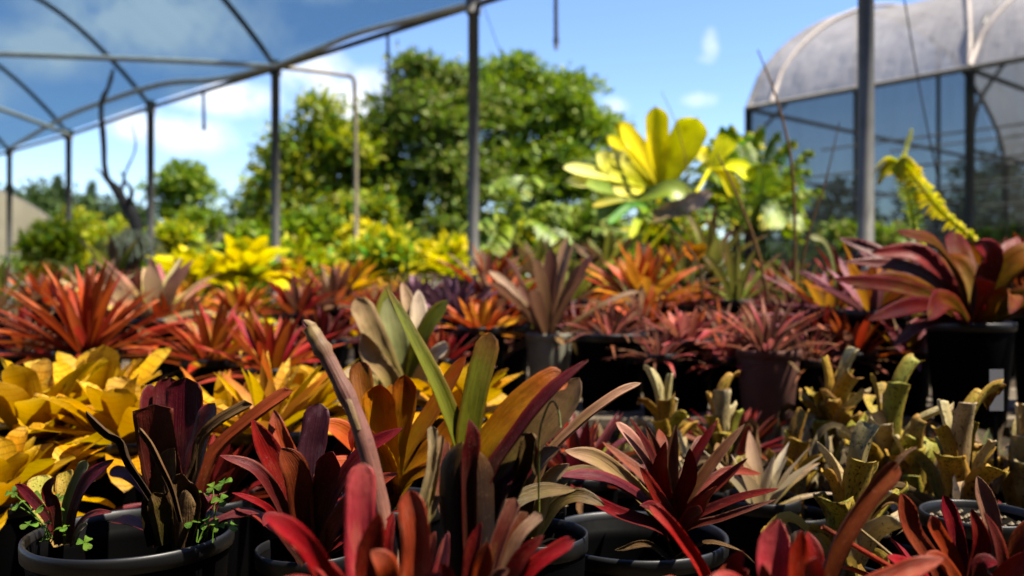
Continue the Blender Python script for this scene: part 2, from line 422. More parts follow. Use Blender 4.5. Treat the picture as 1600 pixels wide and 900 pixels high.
lm('tan', [(0, '#8a7a40'), (.3, '#a08858'), (.7, '#b09070'), (1, '#b08a70')], under='#b89a7a', trans=.25, spot=('#7a5a3a', 1.2, .7, .5), patch='#a89a5a')
lm('palegreen', [(0, '#8a8a40'), (.4, '#9aa060'), (1, '#a8a878')], under='#a4a478', trans=.3, patch='#a0a060')
lm('cream', [(0, '#b09a60'), (.5, '#d8c0a0'), (1, '#dcc4b4')], under='#d0b898', trans=.3, patch='#e0d0b8')
lm('spotted', [(0, '#5e4a26'), (.35, '#8a6c30'), (.75, '#ae9440'), (.93, '#b89a58'), (1, '#8a6030')], alt=[(0, '#5c4824'), (.4, '#90883a'), (.9, '#b4ac58'), (1, '#9a7038')], under='#a88c4a', trans=.3, spot=('#2a170c', 2.4, .55, .95), edge=('#a87a40', .6), rough=.45, patch='#9a7a40', gain=1.35, satu=1.06)
lm('spottedpale', [(0, '#6a5230'), (.4, '#a08850'), (.8, '#ccba8a'), (.94, '#dcc8a4'), (1, '#8a6238')], under='#c0a878', trans=.3, spot=('#3a2212', 2.4, .57, .9), edge=('#b08a50', .5), rough=.45, patch='#c8a878', gain=1.3, satu=.9)
lm('dry', [(0, '#5a4428'), (.4, '#7a5636'), (1, '#8a6a48')], alt=[(0, '#3a2a1c'), (.5, '#5a3a28'), (1, '#7a5a44')], under='#8a6a4a', trans=.12, rough=.75, spec=.2, dry=.5, patch='#7a5a3c')
lm('drypale', [(0, '#a08a60'), (.5, '#b89a78'), (1, '#c4ae92')], under='#b8a080', trans=.2, rough=.75, spec=.2, dry=.5, spot=('#6a4a34', 1.3, .66, .6), patch='#c0a888')
lm('stalk', [(0, '#a07a68'), (.25, '#8a5450'), (.6, '#74484a'), (.93, '#7a5a44'), (1, '#a08058')], trans=0.0, rough=.45, spot=('#4a3030', 2.2, .6, .6), patch='#8a6a58')
lm('sheath', [(0, '#120b08'), (.55, '#1e100b'), (.8, '#3c2414'), (1, '#5a3a1a')], trans=.04, rough=.4, patch='#2a1a10')
lm('tree', [(0, '#749222'), (.5, '#92ae2c'), (1, '#b6c43c')], alt=[(0, '#5a7622'), (1, '#74962e')], trans=.42, rough=.32, spec=.3, val=.6, scale=2, patch='#7a8428', gain=1.05)
lm('treedark', [(0, '#5c7822'), (.5, '#6e8e28'), (1, '#90a836')], alt=[(0, '#80843a'), (1, '#a8a450')], trans=.36, rough=.3, spec=.3, val=.6, scale=2, patch='#626e28', gain=1.15)
lm('treeyellow', [(0, '#98a01e'), (.5, '#bcbc2a'), (1, '#dcd242')], alt=[(0, '#6c8c22'), (1, '#92ac30')], trans=.45, rough=.34, spec=.3, val=.5, scale=2, patch='#a4a834', gain=1.25)
lm('treemix', [(0, '#88981e'), (.5, '#a8b02a'), (1, '#c8c440')], alt=[(0, '#4e7022'), (1, '#6c902c')], trans=.42, rough=.34, spec=.3, val=.5, scale=2, patch='#8a9a30', gain=1.25)
lm('farleaf', [(0, '#3e5628'), (1, '#5e743a')], trans=.2, rough=.5, val=.5, scale=1, patch='#43562c')
lm('croton', [(0, '#6c8e1e'), (.5, '#b4b81e'), (1, '#e8d022')], alt=[(0, '#4e8220'), (1, '#72a634')], trans=.35, rough=.34, val=.5, scale=3, patch='#8a9a28', gain=1.25)
lm('crotonyellow', [(0, '#b8b41e'), (.5, '#e0cc1a'), (1, '#f0dc32')], alt=[(0, '#8a9a24'), (1, '#b0b030')], trans=.4, rough=.36, val=.4, scale=6, patch='#c8c840', gain=1.35)
lm('palmyellow', [(0, '#b8b01c'), (.4, '#f0dc08'), (1, '#fcec18')], under='#ccba20', trans=.5, rough=.45, val=.2, scale=8, mott=.12, patch='#d8cc40', gain=1.6)
lm('palmpale', [(0, '#bcbc1e'), (.5, '#e6de60'), (1, '#f4eca0')], under='#ccc460', trans=.4, rough=.4, val=.2, scale=8, mott=.15, patch='#d8d080', gain=1.45)
lm('palmgreen', [(0, '#6c8222'), (.5, '#8ea42e'), (1, '#b8c450')], alt=[(0, '#4a6a20'), (1, '#94a83c')], trans=.3, rough=.32, spec=.5, val=.5, scale=6, patch='#7a9a3c', gain=1.15)
lm('fernyellow', [(0, '#98a024'), (.5, '#c8b41a'), (1, '#d8bc20')], trans=.4, rough=.4, val=.3, scale=8, patch='#d0c030', gain=1.4)
lm('weed', [(0, '#5a7a24'), (1, '#7a9a3a')], trans=.35, rough=.45, val=.4, patch='#6a8a34')
lm('greybrush', [(0, '#6a5a40'), (.4, '#a89c78'), (1, '#d0c6a4')], trans=.2, rough=.7, patch='#8a8064')
lm('flower', [(0, '#d87a10'), (1, '#f0980c')], trans=.4, rough=.5, patch='#f0a820')

# ------------------------------------------------------------------ ground
rng = random.Random(7)
def ground():
    mb = MB()
    xs = [-600, -60, -20, -8, -4, -2, 0, 2, 4, 8, 20, 60, 600]; ys = [-400, -40, -8, -3, 0, 1, 2, 3, 5, 8, 14, 30, 80, 900]
    vs = [(x, y, 0) for y in ys for x in xs]; n = len(xs)
    fs = [(j * n + i, j * n + i + 1, (j + 1) * n + i + 1, (j + 1) * n + i) for j in range(len(ys) - 1) for i in range(n - 1)]
    mb.add(vs, fs)
    o = mb.build('ground', M['gravel'], smooth=False); o['kind'] = 'structure'
ground()

def gravel():
    mb = MB(); r = random.Random(3)
    for i in range(2600):
        D = r.uniform(.7, 3.4) ** 1.0; u = r.uniform(-100, 1700)
        p = P(u, 450, D); s = r.uniform(.006, .017)
        c = Vector((p.x, p.y, s * .35))
        ax = [r.uniform(.7, 1.3) for _ in range(3)]
        vs = []
        for (a, b, h) in ((1, 0, 0), (.3, .9, .1), (-.8, .6, 0), (-.8, -.6, .1), (.3, -.95, 0), (.1, .1, .75), (0, 0, -.6)):
            vs.append((c.x + a * s * ax[0], c.y + b * s * ax[1], c.z + h * s * ax[2]))
        z = r.random()
        fs = [(k, (k + 1) % 5, 5) for k in range(5)] + [((k + 1) % 5, k, 6) for k in range(5)]
        mb.add(vs, fs, [(.5, .5, z)] * 7, 0 if z < .6 else (1 if z < .85 else 2))
    for i in range(170):   # fallen scraps of leaf among the stones
        D = r.uniform(.8, 3.2); p = P(r.uniform(-50, 1650), 450, D); p.z = .016 + r.random() * .01
        a = r.uniform(0, 6.28); l = r.uniform(.02, .07); d = Vector((math.cos(a), math.sin(a), 0))
        mb.leaf(dense([p, p + d * l * .5 + Vector((0, 0, r.uniform(0, .02))), p + d * l + Vector((0, 0, r.uniform(-.005, .015)))], 6), l * .35, Vector((r.uniform(-.4, .4), r.uniform(-.4, .4), 1)), mi=3, rnd=r.random(), nx=2)
    o = mb.build('gravel', [M['pebble'], plain('pebbles_dark', '#5e5340', .85, 9, .5, .3), plain('pebbles_pale', '#b8ab90', .8, 9, .4, .3), LM['drypale']], smooth=False)
    o['kind'] = 'stuff'
gravel()

# ------------------------------------------------------------------ shade house (posts, arched net roof)
DIRL = Vector((-1.73, 1.68, 0)).normalized()      # along the row of posts, away from the camera
IN = Vector((-1, -1, 0)).normalized()             # from the row of posts over the beds
POST0 = Vector((-.25, 5.82, 0)); STEP = 2.38; EAVE = ZC + 1.85; SPAN = 2.86
def shade_house():
    root = thing('shade_house', 'long shade house of grey pipe posts under an arched blue net roof', 'shade house', (POST0.x, POST0.y, 0))
    posts = [Vector((1.60, 4.05, 0)), POST0, Vector((-1.98, 7.5, 0)), Vector((-3.67, 9.1, 0)), Vector((-5.32, 10.75, 0)), Vector((-6.76, 12.05, 0)), Vector((-8.4, 13.65, 0))]
    for i, p in enumerate(posts):
        mb = MB(); top = EAVE + (.6 if i == 0 else 0.02)
        mb.tube([(p.x, p.y, 0), (p.x, p.y, top)], .036, 14); mb.build('post', M['galv'], root)
        if i:   # clamp collar where the bows meet the post
            mb = MB(); mb.tube([(p.x, p.y, EAVE - .07), (p.x, p.y, EAVE + .05)], .05, 12)
            mb.build('clamp', M['galv'], root)
    def arch(p, s, dz=0):
        return Vector((p.x, p.y, 0)) + IN * s + Vector((0, 0, EAVE + dz + .92 * math.sin(math.pi * min(max(s / SPAN, 0), 1)) ** .95))
    for i, p in enumerate(posts[1:]):
        mb = MB(); mb.tube([arch(p, SPAN * k / 20) for k in range(21)], .024, 8); mb.build('roof_bow', M['darkpipe'], root)
        q = p + IN * SPAN
        mb = MB(); mb.tube([(q.x, q.y, 0), (q.x, q.y, EAVE + .02)], .036, 12); mb.build('post', M['galv'], root)
    mb = MB(); a = posts[0] + Vector((.9, -.87, 0)); mb.tube([(p.x, p.y, EAVE - .015) for p in [a] + posts], .021, 8); mb.build('edge_beam', M['galv'], root)
    mb = MB(); mb.tube([((p + IN * SPAN).x, (p + IN * SPAN).y, EAVE) for p in posts[1:]], .021, 8); mb.build('edge_beam', M['galv'], root)
    # net: sags a little between the bows
    mb = MB(); vs = []; at = []; NA, NS = 24, 8; rows = 0
    for i in range(1, len(posts) - 1):
        for k in range(NS + (1 if i == len(posts) - 2 else 0)):
            t = k / NS; p = posts[i].lerp(posts[i + 1], t)
            for j in range(NA + 1):
                s = SPAN * j / NA
                q = arch(p, s, .027) - Vector((0, 0, .075 * math.sin(math.pi * t) * math.sin(math.pi * j / NA)))
                vs.append(q); at.append((rows / 20, j / NA, .5))
            rows += 1
    fs = [(r * (NA + 1) + j, r * (NA + 1) + j + 1, (r + 1) * (NA + 1) + j + 1, (r + 1) * (NA + 1) + j) for r in range(rows - 1) for j in range(NA)]
    mb.add(vs, fs, at); mb.build('roof_net', M['net'], root)
    # pale bracing pipes
    mb = MB(); mb.tube(dense([P(430, 104, 7.46), P(300, 96, 7.3), P(150, 90, 7.15), P(-60, 82, 7.0)], 16), .024, 8); mb.build('brace_pipe', M['paintpipe'], root)
    mb = MB(); mb.tube(dense([P(108, 211, 10.7), P(50, 188, 10.0), P(-70, 145, 9.0)], 12), .026, 8); mb.build('brace_pipe', M['paintpipe'], root)
    mb = MB(); mb.tube(dense([P(738, 6, 5.8), P(660, 26, 6.15), P(560, 52, 6.6), P(500, 76, 6.95), P(430, 104, 7.44)], 24), .022, 8); mb.build('edge_pipe', M['paintpipe'], root)
    mb = MB(); mb.tube(dense([P(430, 103, 7.44), P(340, 124, 8.0), P(255, 131, 8.5), P(165, 158, 9.5), P(95, 186, 10.5), P(15, 232, 12.0)], 30), .026, 8); mb.build('edge_pipe', M['paintpipe'], root)
    # slack guy line by the front post
    mb = MB(); mb.tube(dense([P(1410, -20, 4.0), P(1432, 110, 4.0), P(1452, 215, 4.0), P(1475, 330, 4.1), P(1490, 452, 4.1)], 14), .0035, 5); mb.build('guy_line', M['darkpipe'], root)
    mb = MB(); mb.tube(dense([P(752, 0, 5.8), P(770, 50, 5.9), P(790, 105, 6.0)], 8), .0025, 5); mb.build('guy_line', M['darkpipe'], root)
shade_house()

def blocker():  # unseen boarded screen, added behind the camera to block skylight and deepen shadows
    root = thing('skylight_blocker', 'added dark boarded screen behind the viewer, blocking skylight', 'blocker', (0, -1.6, 0))
    mb = MB()
    for i in range(44):
        x = -6.6 + i * .3; mb.box((x, -1.62 - .012 * (i % 2), 0), (x + .294, -1.59 - .012 * (i % 2), 2.9))
    mb.build('wall', M['blockerwood'], root, smooth=False)
    mb = MB(); mb.box((-6.8, -5.2, 2.91), (6.8, -.75, 2.97)); mb.build('roof', M['blockerwood'], root, smooth=False)
    mb = MB(); mb.box((-6.6, -5.0, 0), (6.6, -4.9, 2.9)); mb.build('wall', M['blockerwood'], root, smooth=False)
blocker()

def straps():
    data = [(606, 55, 6.45, 150, 'dark strap hanging from the net edge nearest the tall post', .013),
            (868, -60, 5.4, 78, 'dark strap with knotted end hanging alone in open blue sky', .015),
            (318, 142, 8.2, 205, 'short dark strap hanging beneath the net beside the dead branch', .016)]
    for (u, v0, D, v1, lab, r) in data:
        p0 = P(u, v0, D); p1 = P(u + 1, v1, D); mb = MB()
        mb.tube([p0, p0.lerp(p1, .4), p0.lerp(p1, .85), p0.lerp(p1, .9), p1], [r * .8, r * .9, r, r * 1.35, r * .7], 7)
        o = mb.build('hanging_strap', M['strap'], origin=p0)
        tag(o, lab, 'strap', 'straps hanging from the shade house')
    # cord that carries the one in open sky, up to a wire between post heads
    mb = MB(); a = P(868, -60, 5.4)
    mb.tube(dense([Vector((1.60, 4.05, EAVE + .55)), a + Vector((0, 0, .02)), Vector((-.25, 5.82, EAVE + .02))], 12), .004, 6)
    o = mb.build('support_wire', M['darkpipe'], origin=a); tag(o, 'thin wire strung between post heads carrying the lone strap', 'wire')
straps()

def pipe_frame():
    b = P(557, 420, 7.9); root = thing('pipe_frame', 'thin bent pipe standing free in front of the trees beside the netted posts', 'pipe frame', (b.x, b.y, 0))
    mb = MB(); mb.tube([(b.x, b.y, 0), tuple(P(556, 260, 7.9)), tuple(P(554, 128, 7.9)), tuple(P(551, 121, 7.88)), tuple(P(545, 118.5, 7.86))], .02, 10); mb.build('upright', M['dullpipe'], root)
    mb = MB(); mb.tube(dense([P(545, 118.5, 7.86), P(490, 111, 7.65), P(438, 105, 7.48)], 10), .018, 10); mb.build('crossbar', M['dullpipe'], root)
pipe_frame()

# ------------------------------------------------------------------ arched greenhouses
def tunnel(name, label, A, a, n, span, length, eave, rise, bays, full=True, film=None, ribmat='galv', wall=None):
    A = Vector(A); a = Vector(a).normalized(); n = Vector(n).normalized()
    root = thing(name, label, 'greenhouse', (A.x, A.y, 0), None)
    def pt(t, s, off=0):
        k = s / span
        prof = math.sin(math.pi * k) ** .62 if 0 < k < 1 else 0
        return A + a * t + n * s + Vector((0, 0, eave + rise * prof + off))
    NA, NS = 30, 8; vs = []; at = []; rows = bays * NS + 1
    for r in range(rows):
        t = length * r / (rows - 1); fr = (r % NS) / NS
        for j in range(NA + 1):
            vs.append(pt(t, span * j / NA, .02 - .11 * math.sin(math.pi * fr) * math.sin(math.pi * j / NA) ** .7))
            at.append((r / rows, j / NA, .5))
    fs = [(r * (NA + 1) + j, r * (NA + 1) + j + 1, (r + 1) * (NA + 1) + j + 1, (r + 1) * (NA + 1) + j) for r in range(rows - 1) for j in range(NA)]
    mb = MB(); mb.add(vs, fs, at); mb.build('roof', film or M['gh_roof'], root)
    for b in range(bays + 1):
        t = length * b / bays
        mb = MB(); mb.tube([pt(t, span * k / 24, -.02) for k in range(25)], .035, 8); mb.build('roof_bow', M[ribmat], root)
        if full:
            for s in (0, span):
                q = A + a * t + n * s
                mb = MB(); mb.tube([(q.x, q.y, 0), (q.x, q.y, eave)], .042, 10); mb.build('post', M['darkpipe'], root)
            for k in (.33, .66):
                q = A + a * t + n * span * k
                mb = MB(); mb.tube([(q.x, q.y, 0), (q.x, q.y, pt(t, span * k).z - .03)], .03, 8); mb.build('post', M['darkpipe'], root)
            for (z, rr) in ((eave - .02, .025), (eave - .75, .018)):
                p = A + a * t; q = p + n * span
                mb = MB(); mb.tube([(p.x, p.y, z), (q.x, q.y, z)], rr, 8); mb.build('tie_pipe', M['galv'], root)
            if b < bays:  # knee braces
                p = A + a * t
                mb = MB(); mb.tube(dense([(p.x, p.y, eave - .75), tuple(p + n * .18 + Vector((0, 0, eave - .3))), tuple(p + n * .75 + Vector((0, 0, eave + .15)))], 8), .02, 7); mb.build('brace', M['darkpipe'], root)
    wm = wall or film or M['gh_wall']
    def sheet(nm, p0, p1, top0, top1, k=12):
        mb = MB(); vs = []; at = []
        for i in range(k + 1):
            q = p0.lerp(p1, i / k); vs += [(q.x, q.y, 0.02), (q.x, q.y, top0 if not callable(top0) else top0(i / k))]; at += [(i / k, 0, .5), (i / k, 1, .5)]
        mb.add(vs, [(2 * i, 2 * i + 2, 2 * i + 3, 2 * i + 1) for i in range(k)], at); mb.build(nm, wm, root)
    sheet('side_wall', A - n * .05, A - n * .05 + a * length, eave - .01, None)
    sheet('side_wall', A + n * (span + .05), A + n * (span + .05) + a * length, eave - .01, None)
    for t in (0, length):
        o = a * (-.05 if t == 0 else .05)
        sheet('end_wall', A + a * t + o, A + a * t + o + n * span, lambda k, t=t: max(eave - .01, pt(t, span * k, -.02).z), None, 30)
    if full:
        for path in ([(.3, 3.6 * k / 20) for k in range(21)], [(lerp(2.37, .9, k / 20), 3.3 * k / 20) for k in range(21)], [(lerp(2.37, 3.3, k / 20), 3.0 * k / 20) for k in range(21)], [(lerp(4.74, 4.0, k / 20), 3.3 * k / 20) for k in range(21)]):
            mb = MB(); mb.tube([pt(t, s, .02) for t, s in path], .024, 8); mb.build('roof_strap', M['strapcloth'], root)
        for s in (-.015, span + .015):
            p = A + n * s; q = p + a * length
            mb = MB(); mb.tube([(p.x, p.y, eave - .01), (q.x, q.y, eave - .01)], .028, 8); mb.build('eave_rail', M['darkpipe'], root)
        for s in (0.02, 3.5, span - .02):
            p = A + n * s; q = p + a * length
            mb = MB(); mb.tube([(p.x, p.y, 1.15), (q.x, q.y, 1.15)], .018, 8); mb.build('rail', M['galv'], root)
        for (s, z) in ((.9, 1.9), (2.2, 1.75), (4.6, 2.1), (6.1, 1.9), (1.5, 2.3), (3.2, 2.45)):
            p = A + n * s; q = p + a * length
            mb = MB(); mb.tube([(p.x, p.y, z), (q.x, q.y, z)], .012, 6); mb.build('crop_wire', M['paintpipe'], root)
    return root
gh = tunnel('greenhouse', 'arched greenhouse with grey cloth roof and see-through dark net walls', (2.62, 9.93, 0), (.646, -.763, 0), (.763, .646, 0), 7.0, 9.48, ZC + 2.0, 1.66, 4)
tunnel('poly_tunnel', 'small beige tunnel house behind the farthest netted post', (-6.75, 14.2, 0), (-.85, .5, 0), (-.5, -.86, 0), 3.8, 6, .95, 1.15, 3, False, M['film'])
tunnel('poly_tunnel', 'pale low tunnel roof peeping out over distant shrubs', (-5.1, 21, 0), (-.3, .95, 0), (-.95, -.3, 0), 2.4, 8, 1.0, 1.15, 4, False, M['film'])

# ------------------------------------------------------------------ trees and shrubs
def leaves_np(mb, centers, size, seed, mi=0, up=.5, outward=None, aspect=.42, droop=.0):
    """many small folded leaves, six vertices each"""
    r = np.random.default_rng(seed); n = len(centers)
    d = r.normal(size=(n, 3)); d[:, 2] += droop
    if outward is not None: d += outward * 1.1
    d /= np.linalg.norm(d, axis=1)[:, None]
    nn = r.normal(size=(n, 3)) * .8; nn[:, 2] += up
    if outward is not None: nn += outward * .7
    s = np.cross(d, nn); s /= np.linalg.norm(s, axis=1)[:, None] + 1e-9
    nr = np.cross(s, d)
    L = (size * r.uniform(.6, 1.25, n))[:, None]; W = L * aspect
    c = centers
    p0 = c; p1 = c + d * L * .45 + s * W * .5 + nr * W * .12; p2 = c + d * L * .45 - s * W * .5 + nr * W * .12
    p3 = c + d * L * .5; p4 = c + d * L - nr * L * .12
    V = np.stack([p0, p1, p3, p2, p4], 1).reshape(-1, 3)
    z = r.random(n)
    A = np.zeros((n, 5, 3)); A[:, :, 2] = z[:, None]; A[:, :, 1] = np.array([0, .45, .5, .45, .95])[None]; A[:, :, 0] = np.array([.5, 1, .5, 0, .5])[None]
    A = A.reshape(-1, 3)
    base = len(mb.v)
    mb.v.extend(map(tuple, V.tolist())); mb.a.extend(map(tuple, A.tolist()))
    for i in range(n):
        o = base + i * 5
        mb.f.append((o, o + 1, o + 2)); mb.f.append((o, o + 2, o + 3)); mb.f.append((o + 1, o + 4, o + 2)); mb.f.append((o + 2, o + 4, o + 3))
    mb.m.extend([mi] * (4 * n))

def crown_points(lobes, nclump, per, cr, seed):
    r = np.random.default_rng(seed); pts = []; outs = []
    lobes = np.array(lobes, float); wgt = (lobes[:, 3] * lobes[:, 5]); wgt /= wgt.sum()
    for _ in range(nclump):
        lo = lobes[r.choice(len(lobes), p=wgt)]
        d = r.normal(size=3); d /= np.linalg.norm(d)
        if d[2] < -.45: d[2] *= -.6
        c = lo[:3] + d * lo[3:] * r.uniform(.45, 1.03) ** .6
        rad = cr * r.uniform(.5, 1.3)
        q = r.normal(size=(per, 3)); q /= np.linalg.norm(q, axis=1)[:, None]
        q[:, 2] = np.where(q[:, 2] < -.3, -q[:, 2] * .5, q[:, 2])
        rr = rad * r.uniform(.25, 1.0, per) ** .5
        pts.append(c + q * rr[:, None] * np.array([1, 1, .75])); outs.append(q * .6 + d * .6)
    return np.concatenate(pts), np.concatenate(outs)

def tree(name, label, cat, base, lobes, mat, nclump, per, leaf, cr, seed, group=None, trunk_r=.09, multi=4):
    base = Vector(base); root = thing(name, label, cat, base, group)
    r = random.Random(seed)
    zs = [l[2] for l in lobes]; top = sum(zs) / len(zs)
    mb = MB(); h = base.z + (top - base.z) * .5
    hub = Vector((base.x + r.uniform(-.1, .1), base.y, h))
    mb.tube(dense([base - Vector((0, 0, .05)), base.lerp(hub, .5) + Vector((r.uniform(-.06, .06), r.uniform(-.06, .06), 0)), hub], 8), [trunk_r * (1.25 - .06 * i) for i in range(8)], 9)
    mb.build('trunk', M['bark'], root)
    for l in lobes[:multi]:
        mb = MB(); tip = Vector(l[:3])
        mb.tube(dense([hub - Vector((0, 0, .1)), hub.lerp(tip, .5) + Vector((r.uniform(-.15, .15), r.uniform(-.15, .15), .1)), tip], 8), [trunk_r * (.65 - .07 * i) for i in range(8)], 7)
        mb.build('limb', M['bark'], root)
    mb = MB(); pts, outs = crown_points(lobes, nclump, per, cr, seed)
    leaves_np(mb, pts, leaf, seed + 1, 0, .7, outs)
    mb.build('crown', mat, root, smooth=False)
    return root

def twigs_out(lobes, n, seed, k=.33):
    # smaller sprays standing out from the main masses so that the outline is uneven
    r = random.Random(seed); out = list(lobes)
    for _ in range(n):
        l = r.choice(lobes); a = r.uniform(-.2, 3.4); b = r.uniform(-.6, .6)
        out.append((l[0] + math.cos(a) * l[3] * r.uniform(.85, 1.15), l[1] + b * l[4], l[2] + math.sin(a) * l[5] * r.uniform(.85, 1.12), l[3] * k * r.uniform(.5, 1.1), l[4] * k, l[5] * k * r.uniform(.6, 1.3)))
    return out

def px_lobe(u, v, D, rw, rh, rd=None):
    p = P(u, v, D); k = D / F
    return (p.x, p.y, p.z, rw * k, (rd or rw) * k, rh * k)

gB = 'trees behind the nursery beds'
b = P(495, 450, 13); tree('tree', 'bright yellow-green tree behind the thin bent pipe', 'tree', (b.x, b.y, 0),
     twigs_out([px_lobe(490, 250, 13, 60, 60), px_lobe(450, 300, 13, 45, 55), px_lobe(530, 250, 13.3, 40, 55), px_lobe(500, 340, 13, 80, 50), px_lobe(430, 270, 13, 22, 24), px_lobe(480, 390, 13, 90, 45)], 16, 11), LM['treemix'], 187, 78, .14, 0.36, 11, gB)
b = P(640, 450, 14); tree('tree', 'dark glossy tree with gaps and black shade between post and bent pipe', 'tree', (b.x, b.y, 0),
     twigs_out([px_lobe(660, 200, 14, 80, 75), px_lobe(610, 250, 13.8, 45, 75), px_lobe(690, 170, 14, 45, 50), px_lobe(650, 310, 14, 95, 70), px_lobe(705, 270, 13.6, 45, 70), px_lobe(600, 330, 14, 50, 50), px_lobe(650, 390, 13.8, 110, 50), px_lobe(735, 220, 14.2, 50, 80), px_lobe(745, 330, 14, 45, 80), px_lobe(580, 300, 13.8, 45, 70)], 16, 12), LM['treedark'], 350, 83, .14, 0.36, 12, gB)
b = P(850, 450, 15); tree('tree', 'tall rounded green tree rising behind the yellow palm', 'tree', (b.x, b.y, 0),
     twigs_out([px_lobe(800, 175, 15, 65, 65), px_lobe(870, 195, 15, 70, 60), px_lobe(760, 200, 14.6, 45, 70), px_lobe(915, 235, 15, 52, 60), px_lobe(800, 130, 15, 30, 28), px_lobe(880, 160, 15, 35, 30), px_lobe(840, 280, 15, 110, 80), px_lobe(900, 320, 15, 70, 60), px_lobe(780, 300, 15, 60, 70), px_lobe(850, 380, 14.8, 125, 55)], 16, 13), LM['tree'], 337, 83, .14, 0.36, 13, gB)
b = P(285, 450, 20); tree('tree', 'small round tree seen between two netted posts under low cloud', 'tree', (b.x, b.y, 0),
     [px_lobe(285, 290, 20, 40, 30), px_lobe(262, 315, 20, 30, 28), px_lobe(312, 310, 20, 22, 30), px_lobe(285, 350, 20, 40, 30)], LM['tree'], 110, 26, .2, .3, 14, gB)
for (u, v, D, w, h, s, lab) in [
        (30, 320, 32, 45, 45, 21, 'dark distant tree behind the beige tunnel house'),
        (85, 322, 34, 36, 34, 22, 'dark distant round tree beside the post near the dead branch'),
        (145, 345, 36, 40, 34, 23, 'low dark distant tree behind the dead branch'),
        (205, 350, 36, 34, 34, 24, 'low dark distant tree next to the small round tree'),
        (-60, 310, 33, 60, 60, 25, 'tall dark distant tree at the far end of the net house'),
        (1030, 330, 24, 60, 60, 26, 'dark tree mostly hidden behind the yellow palm leaves'),
        (1480, 330, 26, 70, 60, 27, 'dark tree seen dimly through the greenhouse walls'),
        (1590, 300, 28, 70, 90, 28, 'tall dark tree behind the far corner of the greenhouse'),
        (1300, 345, 26, 60, 60, 30, 'low dark tree seen through the greenhouse net beside the front post'),
        (390, 345, 30, 40, 40, 29, 'far dark tree beside the pale tunnel roof')]:
    b = P(u, 450, D)
    tree('distant_tree', lab, 'tree', (b.x, b.y, 0), [px_lobe(u, v, D, w, h), px_lobe(u - w * .4, v + h * .5, D, w * .7, h * .7), px_lobe(u + w * .4, v + h * .6, D, w * .7, h * .8), px_lobe(u, v + h * 1.4, D, w, h)], LM['farleaf'], 90, 24, .3, .5, s, 'far trees on the horizon', .12)
# two little conifers on the skyline
for (u, vt, D, lab) in [(90, 275, 40, 'small pointed conifer on the skyline beside a post'), (143, 285, 42, 'small pointed conifer on the skyline behind the dead branch')]:
    b = P(u, 450, D); b.z = 0; topz = P(u, vt, D).z; root = thing('conifer', lab, 'tree', b, 'conifers on the skyline')
    mb = MB(); mb.tube([b, (b.x, b.y, topz)], [.14, .02], 7); mb.build('trunk', M['bark'], root)
    r = np.random.default_rng(int(u)); n = 900; t = r.random(n) ** .7; an = r.uniform(0, 6.28, n)
    rad = (1 - t) * .9 * (0.4 + .6 * np.abs(np.sin(t * 34)))
    pts = np.stack([b.x + rad * np.cos(an), b.y + rad * np.sin(an), 1.0 + t * (topz - 1.0)], 1)
    mb = MB(); leaves_np(mb, pts, .28, 5, 0, .6, np.stack([np.cos(an), np.sin(an), -.2 + 0 * an], 1), .3); mb.build('crown', LM['farleaf'], root, smooth=False)

def shrub(name, label, u, v, D, w, h, mat, nclump, per, leaf, seed, group, aspect=.42):
    """rounded bush whose middle shows at (u, v)"""
    b = P(u, 450, D); b.z = 0; k = D / F
    root = thing(name, label, 'shrub', b, group); r = random.Random(seed)
    c = P(u, v, D)
    mb = MB()
    for i in range(4):
        mb.tube(dense([b, b.lerp(c, .5) + Vector((r.uniform(-.1, .1), r.uniform(-.1, .1), 0)), c + Vector((r.uniform(-.5, .5) * w * k, r.uniform(-.3, .3) * w * k, r.uniform(-.2, .5) * h * k))], 6), [.022, .02, .017, .014, .011, .007], 6)
    mb.build('stem', M['bark'], root)
    lobes = [(c.x + r.uniform(-.5, .5) * w * k, c.y + r.uniform(-.3, .3) * w * k, c.z + r.uniform(-.45, .3) * h * k, w * k * r.uniform(.45, .7), w * k * .6, h * k * r.uniform(.5, .8)) for _ in range(4)]
    low = max(.2, (c.z - h * k) * .55)
    lobes.append((c.x, c.y, low, w * k * .8, w * k * .6, low * .8))
    mb = MB(); pts, outs = crown_points(lobes, nclump, per, .16, seed)
    pts[:, 2] = np.maximum(pts[:, 2], .04)
    leaves_np(mb, pts, leaf, seed + 1, 0, .7, outs, aspect); mb.build('crown', mat, root, smooth=False)
gS = 'shrubs growing behind the beds'
